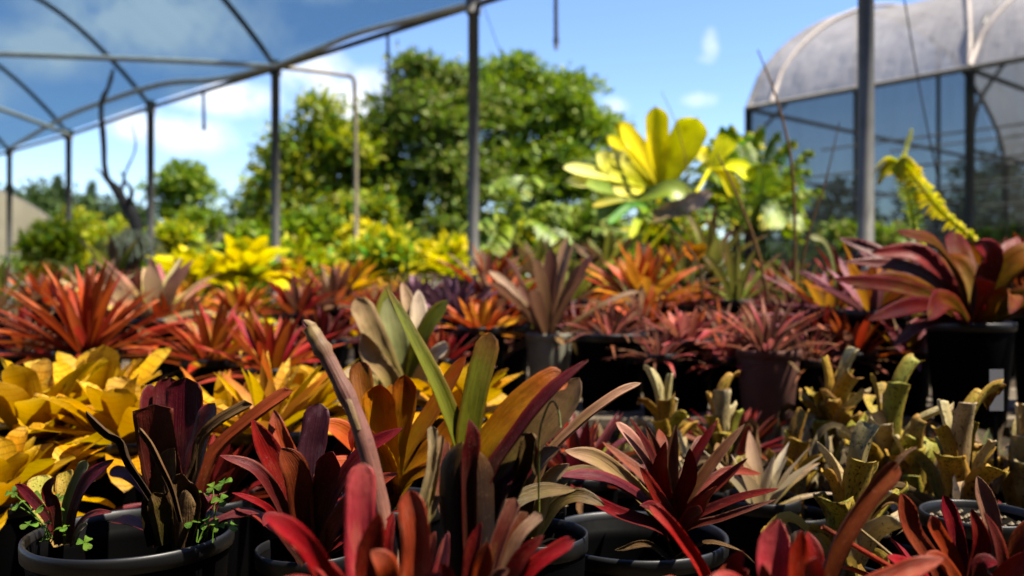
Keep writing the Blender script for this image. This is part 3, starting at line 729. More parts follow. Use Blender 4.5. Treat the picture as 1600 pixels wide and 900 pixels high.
for a in [
    (100, 390, 9.5, 60, 42, LM['treeyellow'], 90, 22, .13, 41, 'green shrub at the foot of the post beside the beige tunnel'),
    (265, 380, 10, 45, 40, LM['treeyellow'], 60, 22, .13, 42, 'yellow-green shrub between the dead branch and a netted post'),
    (300, 365, 13, 50, 38, LM['tree'], 70, 22, .14, 43, 'green shrub in front of the pale tunnel roof'),
    (150, 372, 14, 50, 40, LM['treeyellow'], 60, 22, .14, 44, 'yellow-green shrub behind the dead branch'),
    (60, 425, 11.5, 50, 22, LM['tree'], 60, 22, .12, 52, 'dark shrub along the foot of the beige tunnel'),
    (380, 385, 9, 40, 34, LM['tree'], 60, 22, .12, 45, 'green shrub just beside the tall netted post'),
    (490, 370, 9.5, 62, 40, LM['tree'], 110, 24, .17, 46, 'leafy green shrub between tall post and bent pipe'),
    (580, 385, 9, 40, 30, LM['crotonyellow'], 60, 24, .13, 47, 'bright yellow shrub at the foot of the bent pipe'),
    (470, 415, 7.8, 60, 30, LM['croton'], 90, 24, .12, 48, 'yellow and green croton shrub beside the tall netted post'),
    (610, 410, 7.2, 65, 36, LM['croton'], 100, 24, .11, 49, 'green and yellow croton shrub behind the dark purple bromeliad'),
    (700, 412, 7.0, 48, 26, LM['crotonyellow'], 70, 24, .11, 50, 'pale yellow croton shrub beside the middle post'),
    (800, 385, 8.5, 60, 40, LM['treeyellow'], 80, 24, .13, 51, 'yellow-green shrub behind the upright brown bromeliad'),
    (930, 365, 9.0, 60, 45, LM['treedark'], 80, 24, .14, 53, 'dark shrub in the shade below the yellow palm'),
    (1180, 330, 8.5, 60, 70, LM['tree'], 90, 24, .13, 54, 'green shrub standing against the greenhouse corner'),
    (1050, 375, 7.0, 50, 40, LM['treeyellow'], 70, 24, .1, 55, 'yellow-green shrub under the yellow palm leaves'),
    (1350, 385, 8.2, 60, 36, LM['treedark'], 70, 24, .12, 56, 'dark shrub inside the greenhouse behind the front post'),
    (1560, 395, 8.0, 60, 36, LM['treedark'], 70, 24, .12, 57, 'dark shrub along the greenhouse wall behind the big red bromeliad')]:
    (u, v, D, w, h, mt, nc, pr, lf, sd, lab) = a
    shrub('croton_shrub' if mt in (LM['croton'], LM['crotonyellow']) else 'shrub', lab, u, v, D, w, h, mt, nc, pr, lf, sd, gS)

def hedge(lab, u0, u1, D, vt, mat, seed):
    a = P(u0, 450, D); b = P(u1, 450, D); a.z = b.z = 0; root = thing('hedge', lab, 'hedge', ((a.x + b.x) / 2, D, 0)); h = P(0, vt, D).z; n = int((b.x - a.x) / .55); r = random.Random(seed)
    mb = MB()
    for i in range(n + 1):
        q = a.lerp(b, i / n); mb.tube([q, q + Vector((r.uniform(-.1, .1), r.uniform(-.1, .1), h * .7))], [.03, .015], 6)
    mb.build('stems', M['bark'], root)
    lobes = [(lerp(a.x, b.x, i / n), D + r.uniform(-.15, .15), h * r.uniform(.45, .62), .5, .45, h * r.uniform(.38, .5)) for i in range(n + 1)]
    mb = MB(); pts, outs = crown_points(lobes, int(26 * n), 34, .24, seed); pts[:, 2] = np.maximum(pts[:, 2], .03); leaves_np(mb, pts, .14, seed, 0, .7, outs); mb.build('crown', mat, root, smooth=False)
hedge('long green hedge closing the view below the tall rounded trees', 560, 1290, 16.5, 355, LM['tree'], 71)
hedge('low green hedge running behind the dead stem and the small round tree', -120, 560, 18, 378, LM['tree'], 72)

# dead branch with bristly base
def dead_branch():
    b = P(205, 430, 7.6); b.z = 0
    root = thing('dead_tree', 'bare twisted dead stem reaching up under the blue net', 'dead tree', b)
    mb = MB(); mb.tube(dense([b, P(210, 400, 7.6), P(212, 350, 7.6), P(190, 310, 7.6), P(178, 288, 7.6)], 14), [.05] * 4 + [.055, .05, .046, .055, .044, .04, .046, .038, .034, .025], 9); mb.build('trunk', M['deadwood'], root)
    for pts, r in [([P(182, 292, 7.6), P(165, 275, 7.6), P(162, 220, 7.55), P(158, 165, 7.5), P(170, 135, 7.5), P(177, 108, 7.5)], .024),
                   ([P(188, 305, 7.6), P(196, 270, 7.6), P(212, 230, 7.65), P(205, 190, 7.65)], .009),
                   ([P(178, 300, 7.6), P(166, 280, 7.65), P(150, 262, 7.7)], .012), ([P(200, 320, 7.6), P(206, 300, 7.5), P(198, 285, 7.45)], .02), ([P(185, 300, 7.6), P(195, 285, 7.6), P(190, 268, 7.6)], .016)]:
        mb = MB(); mb.tube(dense(pts, 14), [r * (1.1 - .05 * i + .12 * (i % 3)) for i in range(14)], 7); mb.build('branch', M['deadwood'], root)
    # a bristly grey clump at its foot
    c = P(206, 402, 7.0); r2 = random.Random(5)
    clump = thing('bristly_plant', 'grey bristly mop-headed plant at the foot of the dead stem', 'plant', (c.x, c.y, 0))
    mb = MB(); mb.tube([(c.x, c.y, 0), tuple(c)], .05, 8); mb.build('stem', M['bark'], clump)
    mb = MB()
    for i in range(260):
        az = r2.uniform(0, 6.28); e = r2.uniform(.2, 1.5); d = Vector((math.cos(az), math.sin(az), 0)); l = r2.uniform(.15, .24)
        p1 = c + d * l * math.cos(e) + Vector((0, 0, l * math.sin(e))); p2 = c + d * l * (math.cos(e) + .35) + Vector((0, 0, l * (math.sin(e) - .45)))
        mb.leaf(dense([c, p1, p2], 5), .012, Vector((0, 0, 1)), nx=2, rnd=r2.random())
    mb.build('foliage', LM['greybrush'], clump)
dead_branch()

# ------------------------------------------------------------------ palms behind the beds
def px_leaf(mb, pts, w, D0, D1=None, face=(0, -.75, .65), tip=.8, chan=.3, mi=0, rnd=None, n=14, r=rng, **k):
    D1 = D0 if D1 is None else D1
    m = len(pts) - 1
    ctrl = [P(u, v, lerp(D0, D1, i / m)) for i, (u, v) in enumerate(pts)]
    mb.leaf(dense(ctrl, n), w / F * (D0 + D1) / 2, Vector(face).normalized(), tip=tip, chan=chan, mi=mi, rnd=r.random() if rnd is None else rnd, **k)

def pinnate(mb, ctrl, pairs, ll, lw, droop=.4, mi=0, r=rng, start=.2, n=24):
    sp = dense(ctrl, n); mb.tube(sp, [.008 * (1.1 - i / n) + .0015 for i in range(n)], 5, mi)
    for i in range(pairs):
        t = lerp(start, .99, i / (pairs - 1)); x = t * (n - 1); k = min(int(x), n - 2)
        p = sp[k].lerp(sp[k + 1], x - k); T = (sp[k + 1] - sp[k]).normalized()
        S = T.cross(Vector((0, 0, 1)))
        S = S.normalized() if S.length > .05 else Vector((1, 0, 0))
        up = S.cross(T)
        L = ll * (math.sin(math.pi * lerp(.12, .93, t)) ** .6) * r.uniform(.85, 1.1)
        for s in (-1, 1):
            d = (S * s + T * .75 + up * r.uniform(.0, .3)).normalized()
            p1 = p + d * L * .5; p2 = p + d * L - Vector((0, 0, L * droop * r.uniform(.5, 1.3)))
            mb.leaf(dense([p, p1, p2], 7), lw, up + Vector((0, -.2, .2)), tip=.35, chan=.35, mi=mi, rnd=r.random(), nx=2, base_w=.4)

def yellow_palm():
    D = 4.9; b = P(1010, 450, D); b.z = 0
    root = thing('fan_palm', 'tall young palm with broad bright yellow split leaves against the sky', 'palm', b)
    mb = MB(); mb.tube(dense([b, P(1005, 420, D), P(1000, 380, D)], 8), .022, 8); mb.build('stem', M['bark'], root)
    def frond(hub, D0, segs, mat, pet, hubw=22):
        mb = MB()
        mb.tube(dense([P(u, v, D) for (u, v) in pet] + [P(hub[0], hub[1], D0)], 10), .009, 6)
        for (pts, w, D1) in segs:
            px_leaf(mb, [hub] + pts, w * 1.2, D0, D1, (0.15, -.78, .6), tip=.78, chan=.3, base_w=.28, n=16, nx=6)
        mb.build('frond', mat, root)
    frond((1032, 300), 4.8, [([(1025, 230), (1024, 166)], 36, 4.7), ([(1000, 240), (962, 192)], 34, 4.75), ([(1062, 240), (1090, 184)], 48, 4.7),
                             ([(985, 255), (948, 212)], 26, 4.8), ([(985, 272), (948, 240)], 26, 4.7)],
          LM['palmyellow'], [(1000, 390), (1022, 340)])
    frond((1005, 292), 4.7, [([(960, 278), (880, 262)], 24, 4.5), ([(955, 268), (932, 240)], 34, 4.6), ([(950, 288), (884, 284)], 22, 4.5), ([(975, 262), (958, 238)], 30, 4.7), ([(985, 300), (930, 300)], 22, 4.5)],
          LM['palmpale'], [(1000, 390), (1006, 340)])
    frond((1000, 312), 4.7, [([(960, 300), (915, 290)], 26, 4.4), ([(1010, 330), (1030, 350)], 40, 4.4), ([(1050, 300), (1075, 330)], 40, 4.6), ([(970, 318), (935, 345)], 26, 4.5)],
          LM['palmgreen'], [(1000, 390), (1000, 345)])
    frond((1016, 322), 4.5, [([(985, 322), (950, 350)], 13, 4.3), ([(1000, 338), (985, 372)], 12, 4.2), ([(1052, 322), (1092, 342)], 13, 4.3), ([(1040, 338), (1066, 370)], 12, 4.3), ([(975, 312), (925, 322)], 12, 4.4)],
          LM['croton'], [(1000, 395), (1008, 350)])
    frond((1110, 262), 5.2, [([(1130, 230), (1140, 215)], 30, 5.2), ([(1150, 262), (1176, 280)], 28, 5.1), ([(1090, 240), (1085, 228)], 30, 5.3), ([(1135, 280), (1150, 310)], 24, 5.1)],
          LM['palmyellow'], [(1005, 400), (1075, 320)])
    mb = MB(); px_leaf(mb, [(1020, 340), (1075, 322), (1112, 300)], 34, 4.4, 4.3, (0, -.9, .4), tip=.5, wav=.1)
    mb.build('dry_frond', LM['cream'], root)
yellow_palm()

def feather_palm(name, label, u, D, stem_v, fronds, mat, ll, lw, pairs, seed, group=None, droop=.4, stem=.03):
    b = P(u, 450, D); b.z = 0; root = thing(name, label, 'palm', b, group); r = random.Random(seed)
    c = P(u, stem_v, D); mb = MB(); mb.tube(dense([b, b.lerp(c, .5), c], 8), stem, 8); mb.build('stem', M['bark'], root)
    for (pts, D1) in fronds:
        mb = MB(); ctrl = [c] + [P(x, y, lerp(D, D1, (i + 1) / len(pts))) for i, (x, y) in enumerate(pts)]
        pinnate(mb, ctrl, pairs, ll, lw, droop, r=r); mb.build('frond', mat, root)
gP = 'feather palms behind the beds'
feather_palm('feather_palm', 'glossy green feather palm with glinting leaflets in front of the greenhouse corner', 1170, 5.6, 360,
    [([(1160, 280), (1120, 222)], 5.4), ([(1190, 270), (1215, 212)], 5.5), ([(1215, 290), (1262, 240)], 5.4), ([(1140, 310), (1090, 265)], 5.3), ([(1220, 320), (1268, 300)], 5.2),
     ([(1165, 300), (1160, 230)], 5.9), ([(1200, 310), (1230, 350)], 5.1), ([(1130, 330), (1095, 340)], 5.1), ([(1190, 300), (1190, 260)], 5.1)], LM['palmgreen'], .16, .03, 22, 61, gP)
feather_palm('feather_palm', 'pale yellow-green feather palm rising behind the glossy one beside the yellow leaves', 1150, 6.3, 350,
    [([(1150, 270), (1135, 205)], 6.2), ([(1170, 270), (1190, 205)], 6.2), ([(1195, 280), (1235, 225)], 6.1), ([(1130, 290), (1100, 235)], 6.1), ([(1200, 310), (1255, 270)], 6.0), ([(1125, 320), (1085, 300)], 6.0), ([(1160, 260), (1160, 215)], 6.5), ([(1180, 330), (1215, 345)], 5.9), ([(1140, 335), (1110, 350)], 5.9)],
    LM['croton'], .2, .034, 24, 66, gP)
feather_palm('feather_palm', 'bright green arching feather palm just beside the tall middle post', 805, 6.6, 385,
    [([(790, 310), (758, 296)], 6.4), ([(812, 300), (835, 285)], 6.6), ([(845, 330), (890, 325)], 6.4), ([(770, 340), (745, 350)], 6.3), ([(800, 310), (800, 282)], 6.9), ([(840, 350), (872, 372)], 6.2), ([(780, 360), (765, 388)], 6.2)],
    LM['palmgreen'], .2, .045, 16, 62, gP)
feather_palm('feather_palm', 'low dark green feather palm in the shade under the yellow palm', 905, 7.0, 395,
    [([(890, 350), (865, 340)], 6.8), ([(920, 340), (945, 335)], 6.8), ([(930, 360), (965, 365)], 6.6), ([(880, 370), (850, 385)], 6.6)], LM['treedark'], .18, .04, 16, 63, gP)
feather_palm('fern', 'yellow fern frond curling over behind the big dark red bromeliad', 1440, 3.9, 420,
    [([(1425, 330), (1408, 258)], 3.8)], LM['palmgreen'], .07, .018, 18, 64, None, .2, .012)
def yellow_fern():
    b = P(1545, 450, 3.8); b.z = 0; root = thing('fern', 'arching bright yellow fern frond in front of the greenhouse wall', 'fern', b)
    mb = MB(); mb.tube(dense([b, P(1540, 430, 3.8), P(1528, 378, 3.8)], 8), .008, 6); mb.build('stem', LM['fernyellow'], root)
    mb = MB(); r = random.Random(65)
    pinnate(mb, [P(1528, 378, 3.8), P(1470, 330, 3.78), P(1430, 280, 3.75), P(1405, 252, 3.72), P(1395, 268, 3.7)], 48, .11, .02, .5, r=r, start=.02); mb.build('frond', LM['fernyellow'], root)
    mb = MB(); pinnate(mb, [P(1450, 400, 3.9), P(1422, 330, 3.9), P(1415, 250, 3.9), P(1424, 205, 3.9)], 20, .05, .014, .5, r=r, start=.1); mb.build('frond', LM['palmpale'], root)
yellow_fern()

def reeds():
    data = [([(1240, 470), (1242, 370), (1236, 250), (1212, 150), (1184, 78)], 3.3, .0072, 'tall thin brown stalk leaning before the greenhouse corner'),
            ([(1245, 480), (1262, 370), (1288, 290), (1312, 190)], 3.3, .0055, 'thin brown stalk leaning towards the front post'),
            ([(1200, 470), (1180, 380), (1145, 290), (1120, 240)], 3.2, .0075, 'leaning brown stalk in front of the glossy feather palm'),
            ([(1060, 400), (1075, 300), (1062, 210), (1034, 142)], 4.6, .004, 'thin dark stalk rising through the yellow palm leaves'),
            ([(1095, 430), (1070, 380), (1030, 345)], 3.4, .006, 'short leaning dry stalk below the yellow palm')]
    for pts, D, r, lab in data:
        b = P(pts[0][0], 450, D); b.z = .41
        mb = MB(); mb.tube(dense([b] + [P(u, v, D) for u, v in pts], 20), [r * (1.15 - .045 * i) for i in range(20)], 6)
        o = mb.build('dry_stalk', LM['dry'], origin=b); tag(o, lab, 'stalk', 'dry stalks rising over the beds')
    b = P(1300, 520, 2.9)
    mb = MB(); px_leaf(mb, [(1302, 545), (1306, 480), (1300, 410), (1285, 376), (1265, 370)], 13, 2.9, 2.8, (.6, -.7, .3), tip=.85, rnd=.3)
    o = mb.build('pale_stalk', LM['palegreen'], origin=b); tag(o, 'pale green drooping stalk hooked over at the top', 'stalk')
reeds()

# ------------------------------------------------------------------ benches
BENCH = ZC - .37
def bench(name, label, x0, x1, y0, y1, z, n):
    root = thing(name, label, 'bench', ((x0 + x1) / 2, (y0 + y1) / 2, 0), 'slatted timber benches')
    w = (y1 - y0) / n; r = random.Random(n)
    mb = MB()
    for i in range(n):
        y = y0 + i * w; dz = r.uniform(-.003, .003)
        mb.box((x0 + r.uniform(-.02, .02), y + .012, z - .022 + dz), (x1 + r.uniform(-.02, .02), y + w - .012, z + dz))
    mb.build('slatted_top', M['wood'], root, smooth=False)
    k = int((x1 - x0) / .75)
    for i in range(k + 1):
        x = lerp(x0 + .06, x1 - .06, i / k)
        mb = MB(); mb.box((x - .022, y0 + .03, z - .075), (x + .022, y1 - .03, z - .026)); mb.build('bearer', M['wood'], root, smooth=False)
        for y in (y0 + .06, y1 - .06):
            mb = MB(); mb.box((x - .03, y - .03, 0), (x + .03, y + .03, z - .0765)); mb.build('leg', M['wood'], root, smooth=False)
bench('slatted_bench', 'weathered slatted timber bench carrying the nearer row of black pots', -2.3, 2.3, 2.52, 3.36, BENCH, 9)
bench('slatted_bench', 'weathered slatted timber bench farther back under small orange bromeliads', -3.2, 2.0, 3.5, 4.5, BENCH + .03, 10)

# ------------------------------------------------------------------ pots and parametric bromeliads
def make_pot(root, c, r, h, mat='pot', level=0.0, soil_drop=.03, rimmat=None, n=44, tilt=0):
    """c: centre of the soil surface (x, y); the pot stands on level"""
    mb = MB(); z = level
    mb.lathe((c[0], c[1], z), [(.0, .004), (r * .74, .0), (r * .77, .004), (r * .955, h - .022), (r * .955, h - .0215)], n)
    mb.lathe((c[0], c[1], z), [(r * .955, h - .03), (r * .93, h - .012), (r * .93, h - .045), (r * .86, h - soil_drop - .03)], n)
    mb.build('pot', M[mat], root)
    mb = MB()
    mb.lathe((c[0], c[1], z), [(r * .957, h - .024), (r * .995, h - .022), (r * 1.0, h - .006), (r * .995, h - .001), (r * .975, h), (r * .95, h - .002), (r * .94, h - .012)], n)
    mb.build('rim', M[rimmat or ('rim' if mat == 'pot' else mat)], root)
    mb = MB(); rr = random.Random(int(c[0] * 1000)); zz = z + h - soil_drop
    vs = [(c[0], c[1], zz + .006)]; rings = 5
    for i in range(1, rings + 1):
        for k in range(20):
            a = 2 * math.pi * k / 20; q = r * .925 * i / rings
            vs.append((c[0] + q * math.cos(a), c[1] + q * math.sin(a), zz + rr.uniform(-.004, .006)))
    fs = [(0, 1 + k, 1 + (k + 1) % 20) for k in range(20)]
    for i in range(rings - 1):
        for k in range(20):
            a = 1 + i * 20; b = a + 20; k2 = (k + 1) % 20
            fs.append((a + k, b + k, b + k2, a + k2))
    mb.add(vs, fs); mb.build('soil', M['soil'], root)

def rosette(mb, c, n, L, W, e_in, e_out, droop, r, mi=0, tip=.75, chan=.32, wav=.03, dpow=1.4, base_w=.75, r0=.012, nseg=13, in_len=.75, az_fn=None, wf=3., thick=0, tw=.45, ragged=.05, nx=4, jit=.22, tilt=None):
    for i in range(n):
        f = i / max(n - 1, 1)
        az = i * 2.39996 + r.uniform(-.3, .3) if az_fn is None else az_fn(i, f)
        e0 = R(lerp(e_in, e_out, f)) + r.uniform(-jit, jit)
        l = L * lerp(in_len, 1, min(1, f * 1.5)) * r.uniform(.82, 1.1); dr = droop * lerp(.5, 1.2, f) * r.uniform(.6, 1.35)
        d = Vector((math.cos(az), math.sin(az), 0)); bend = r.uniform(-.5, .5)
        p = Vector(c) + d * r0; pts = [p.copy()]; dirs = []
        for k in range(nseg - 1):
            t = (k + .5) / (nseg - 1); e = e0 - dr * t ** dpow; a2 = az + bend * t * t * .5
            dd = Vector((math.cos(a2), math.sin(a2), 0)); step = dd * math.cos(e) + Vector((0, 0, math.sin(e)))
            if tilt: step = (step + tilt * .5).normalized()
            p = p + step * (l / (nseg - 1)); pts.append(p.copy()); dirs.append((e, dd))
        def hint(t, dirs=dirs):
            e, dd = dirs[min(int(t * len(dirs)), len(dirs) - 1)]
            return -dd * math.sin(e) + Vector((0, 0, math.cos(e)))
        mb.leaf(pts, W * r.uniform(.85, 1.15), hint, tip=tip, chan=chan, mi=mi if not isinstance(mi, (list, tuple)) else r.choice(mi), rnd=r.random(), wav=wav, wf=wf, base_w=base_w, nx=nx, thick=thick, tw=r.uniform(-tw, tw), ragged=ragged, rng=r)

T = {  # kinds of bromeliad: rosette settings
 'orange_spray': dict(n=70, L=.37, W=.036, e_in=86, e_out=8, droop=.45, tip=0.50, mats=['orange', 'orange', 'scarlet'], chan=.4),
 'red_yellow': dict(n=38, L=.25, W=.036, e_in=85, e_out=12, droop=.5, tip=0.45, mats=['redyellow', 'scarlet']),
 'yellow_broad': dict(n=34, L=.235, W=.076, e_in=84, e_out=8, droop=.65, tip=.8, mats=['yellow'], wav=.085, chan=.3, wf=1.6),
 'yellow_narrow': dict(n=36, L=.24, W=.04, e_in=84, e_out=12, droop=.5, tip=0.48, mats=['yelloworange', 'yellow'], chan=.3),
 'orange_yellow': dict(n=40, L=.23, W=.042, e_in=85, e_out=12, droop=.4, tip=0.48, mats=['yelloworange', 'orange']),
 'purple': dict(n=46, L=.21, W=.04, e_in=84, e_out=6, droop=.4, tip=0.50, mats=['purple']),
 'brown_tall': dict(n=15, L=.33, W=.05, e_in=88, e_out=45, droop=.35, tip=0.82, mats=['browntall'], chan=.5, in_len=1),
 'pink_small': dict(n=36, L=.16, W=.03, e_in=82, e_out=10, droop=.5, tip=0.45, mats=['pinksmall']),
 'green_dark': dict(n=16, L=.3, W=.042, e_in=88, e_out=35, droop=.35, tip=0.55, mats=['greendark'], chan=.45, in_len=.9),
 'thin_pink': dict(n=46, L=.22, W=.02, e_in=86, e_out=20, droop=.9, tip=0.35, mats=['thinpink', 'brownred', 'pinksmall']),
 'big_red': dict(n=26, L=.46, W=.085, e_in=80, e_out=8, droop=.55, tip=0.55, mats=['bigred'], chan=.35, in_len=.6),
 'mauve': dict(n=30, L=.32, W=.045, e_in=70, e_out=8, droop=.4, tip=0.50, mats=['mauve', 'bigred', 'orangeolive']),
 'pale_wide': dict(n=18, L=.36, W=.085, e_in=80, e_out=12, droop=.6, tip=0.50, mats=['palewide'], chan=.3),
 'red': dict(n=36, L=.23, W=.042, e_in=84, e_out=14, droop=.45, tip=0.50, mats=['scarlet', 'darkred', 'brownred']),
 'brown': dict(n=34, L=.27, W=.045, e_in=84, e_out=12, droop=.5, tip=0.52, mats=['brownred', 'orange']),
 'olive': dict(n=18, L=.34, W=.055, e_in=84, e_out=20, droop=.5, tip=0.55, mats=['brownolive', 'olive']),
 'dark': dict(n=34, L=.24, W=.04, e_in=84, e_out=15, droop=.5, tip=0.52, mats=['maroon', 'darkred']),
 'tan': dict(n=14, L=.24, W=.05, e_in=88, e_out=35, droop=.4, tip=0.52, mats=['tan', 'palegreen', 'cream'], chan=.4),
}

def plant(kind, u, vb, D, label, level, s=1.0, pr=.085, pot='pot', seed=None, group=None, rim=None, name='bromeliad', over=None, hmax=.36):
    r = random.Random(seed if seed is not None else int(u * 7 + D * 100))
    b = P(u, vb, D); h = min(max(b.z - level + .03, .11), hmax)
    root = thing(name, label, 'bromeliad', (b.x, b.y, level), group)
    make_pot(root, (b.x, b.y), pr, h, pot, level, rimmat=rim, n=32)
    c = (b.x, b.y, level + h - .034)
    k = dict(T[kind]); mats = [LM[x] for x in k.pop('mats')]; k['L'] *= s; k['W'] *= s * .86; k['n'] = int(k['n'] * 1.12)
    if over: k.update(over)
    mb = MB(); rosette(mb, c, r=r, mi=list(range(len(mats))), **k)
    mb.build('rosette', mats, root)
    # a few withered outer leaves hang over the rim
    mb = MB(); rosette(mb, c, r.randint(3, 5), k['L'] * .6, k['W'] * .6, 25, 0, 1.1, r, tw=1.5, ragged=.3, nx=3, wav=.1)
    mb.build('dry_leaf', LM['dry'], root)
    return root

gM = 'potted bromeliads on the slatted benches'
B1, B2 = BENCH, BENCH + .03
for a in [
    # nearer bench
    ('orange_spray', 138, 562, 2.72, 'large fan of narrow orange-red leaves, the widest spiky rosette on the bench', B1, 1.0, .1),
    ('red_yellow', 330, 575, 2.6, 'red bromeliad with yellow leaf bases beside the large orange fan', B1, 1.05, .085),
    ('red_yellow', 425, 590, 2.45, 'orange-tipped yellow bromeliad with one upright pale leaf, between red rosette and broken stalk', B1, .95, .08, 77),
    ('purple', 712, 512, 3.0, 'dark purple bromeliad with lilac leaf tips behind the pale tan one', B1, 1.1, .09),
    ('brown_tall', 858, 535, 2.85, 'upright brown bromeliad with tall strap leaves in pale rimmed pot', B1, 1.0, .075, None, 'palepot'),
    ('brown', 792, 520, 3.1, 'brown and orange bromeliad tucked behind the upright brown one', B1, 1.1, .085),
    ('thin_pink', 955, 535, 2.75, 'sparse pink-stemmed bromeliad in the wide black pot beside the pale rimmed pot', B1, .85, .115),
    ('pink_small', 1072, 545, 2.7, 'small pink and scarlet bromeliad in a dark pot beside the wide black pot', B1, 1.15, .085),
    ('thin_pink', 1200, 562, 2.55, 'wispy pink-brown bromeliad in a terracotta pot', B1, 1.1, .092, None, 'terracotta'),
    ('mauve', 1365, 500, 2.75, 'mauve and orange bromeliad spreading beside the hooked pale stalk', B1, 1.0, .1),
    ('dark', 1290, 545, 2.8, 'dark low bromeliad in shade between terracotta pot and big red one', B1, .8, .085),
    ('thin_pink', 1130, 535, 3.1, 'small brown-pink bromeliad behind the scarlet one', B1, .9, .08),
    ('red', 40, 560, 2.95, 'red-brown bromeliad half hidden by the large orange fan', B1, 1.0, .085),
    ('brown', 262, 540, 3.2, 'orange-brown bromeliad behind the large orange fan', B1, 1.1, .085),
    ('pale_wide', 245, 510, 3.15, 'pale pink and yellow bromeliad with very broad leaves behind the orange fan', B1, 1.0, .1),
    ('dark', 505, 545, 3.0, 'dark red bromeliad in black pot just behind the broken stalk tip', B1, .8, .085),
    ('big_red', 1640, 500, 2.7, 'dark red bromeliad cut off by the edge of view beyond the biggest red one', B1, .9, .11),
    ('brown', 1010, 525, 3.2, 'orange-brown bromeliad behind the wide black pot', B1, .9, .08),
    ('dark', 905, 530, 3.15, 'dark reddish bromeliad in shade between the pale rimmed and the wide black pot', B1, .8, .08),
    ('orange_yellow', 750, 525, 2.75, 'small orange bromeliad in front of the brown and orange one', B1, .7, .08),
    ('red', 1240, 520, 3.2, 'rosy brown bromeliad behind the terracotta pot', B1, .9, .08),
    ('mauve', 1295, 500, 3.1, 'pink and lavender bromeliad behind the hooked pale stalk', B1, .85, .085),
    ('olive', 1420, 520, 3.1, 'olive bromeliad in shade behind the mauve and orange one', B1, .8, .085),
    ('yellow_narrow', 385, 555, 3.15, 'yellow-green bromeliad behind the orange-tipped yellow one', B1, .9, .08),
    ('red', 585, 540, 3.2, 'dark crimson bromeliad in shade behind the tan leaves', B1, .8, .08),
    ('dark', 645, 560, 2.7, 'nearly black bromeliad low in shade in front of the dark purple one', B1, .6, .08),
    ('pink_small', 1138, 572, 2.62, 'low pink bromeliad wedged between the dark pot and the terracotta pot', B1, .9, .055),
    ('thin_pink', 1262, 575, 2.62, 'low wispy brown bromeliad between the terracotta pot and the dark low one', B1, .8, .06),
    ('brown', 1335, 565, 2.66, 'low orange-brown bromeliad in front of the mauve and orange one', B1, .75, .065),
    ('mauve', 1418, 560, 2.64, 'low mauve bromeliad beneath the long leaves of the biggest red one', B1, .6, .065),
    ('thin_pink', 1030, 568, 2.6, 'low reddish brown bromeliad in front of the scarlet one beside the wide black pot', B1, .7, .055),
    ('red', 690, 575, 2.62, 'low crimson bromeliad beside the long olive leaf tips on the bench', B1, .7, .06),
    # farther bench
    ('brown', 215, 485, 4.3, 'brown bromeliad below the bristly mop-headed plant', B2, 1.0, .09),
    ('yellow_narrow', 610, 485, 4.3, 'yellow-green bromeliad below the green and yellow croton shrub', B2, .9, .09),
    ('brown', 935, 480, 4.25, 'orange-brown bromeliad under the olive leaves near the yellow palm', B2, 1.0, .09),
    ('brown', 1220, 470, 4.3, 'brown bromeliad standing before the greenhouse corner', B2, 1.0, .09),
    ('green_dark', 1065, 465, 4.3, 'green bromeliad with dark tips directly under the yellow palm', B2, 1.0, .09),
    ('dark', 1470, 460, 4.2, 'maroon bromeliad below the arching yellow fern', B2, 1.0, .09),
    ('olive', -10, 500, 3.6, 'olive and brown bromeliad with long leaves at the end of the far bench', B2, 1.0, .09),
    ('brown', 70, 490, 3.8, 'brown and orange bromeliad beside the olive one on the far bench', B2, 1.0, .09),
    ('pale_wide', 150, 490, 4.1, 'pale broad-leaved bromeliad with pinkish tips below the beige tunnel', B2, .85, .09),
    ('yellow_narrow', 290, 495, 4.2, 'yellow bromeliad behind the broad pale pink one', B2, 1.1, .09),
    ('orange_yellow', 375, 500, 3.9, 'low orange and yellow bromeliad below the bright yellow shrub', B2, 1.0, .09),
    ('red', 465, 500, 3.85, 'red bromeliad at the foot of the tall netted post', B2, 1.1, .09),
    ('brown', 520, 490, 4.1, 'red-brown upright bromeliad below the croton shrubs', B2, 1.1, .09),
    ('red', 590, 500, 3.9, 'crimson bromeliad behind the pale tan leaves', B2, .9, .09),
    ('purple', 655, 480, 4.1, 'small purple-brown bromeliad on the far bench below the middle post', B2, 1.0, .09),
    ('brown', 765, 470, 3.9, 'dark reddish brown bromeliad at the foot of the middle post', B2, 1.15, .09),
    ('olive', 890, 480, 4.0, 'olive green bromeliad behind the upright brown one', B2, .95, .09),
    ('orange_yellow', 1005, 482, 3.55, 'bright orange and yellow bromeliad with a full fan below the yellow palm', B2, 1.5, .09),
    ('pink_small', 1085, 488, 3.7, 'small pale pink bromeliad beside the bright orange fan', B2, 1.2, .08),
    ('green_dark', 1150, 480, 3.55, 'green bromeliad with nearly black leaf tips', B2, 1.0, .085),
    ('thin_pink', 1195, 480, 3.9, 'wispy brown bromeliad behind the black-tipped green one', B2, 1.1, .085),
    ('green_dark', 1255, 490, 3.6, 'green and brown bromeliad under the tall leaning stalk', B2, .9, .085),
    ('dark', 1320, 470, 3.7, 'dark maroon bromeliad at the foot of the front post', B2, 1.2, .09),
    ('mauve', 1400, 455, 3.6, 'pinkish bromeliad below the yellow fern frond', B2, .9, .09),
    ('big_red', 1560, 450, 3.5, 'dark red broad-leaved bromeliad on the far bench near the greenhouse', B2, .75, .1)]:
    kind, u, vb, D, lab, lev, s, pr = a[:8]
    plant(kind, u, vb, D, lab, lev, s, pr, pot=a[9] if len(a) > 9 else 'pot', seed=a[8] if len(a) > 8 else None, group=gM)

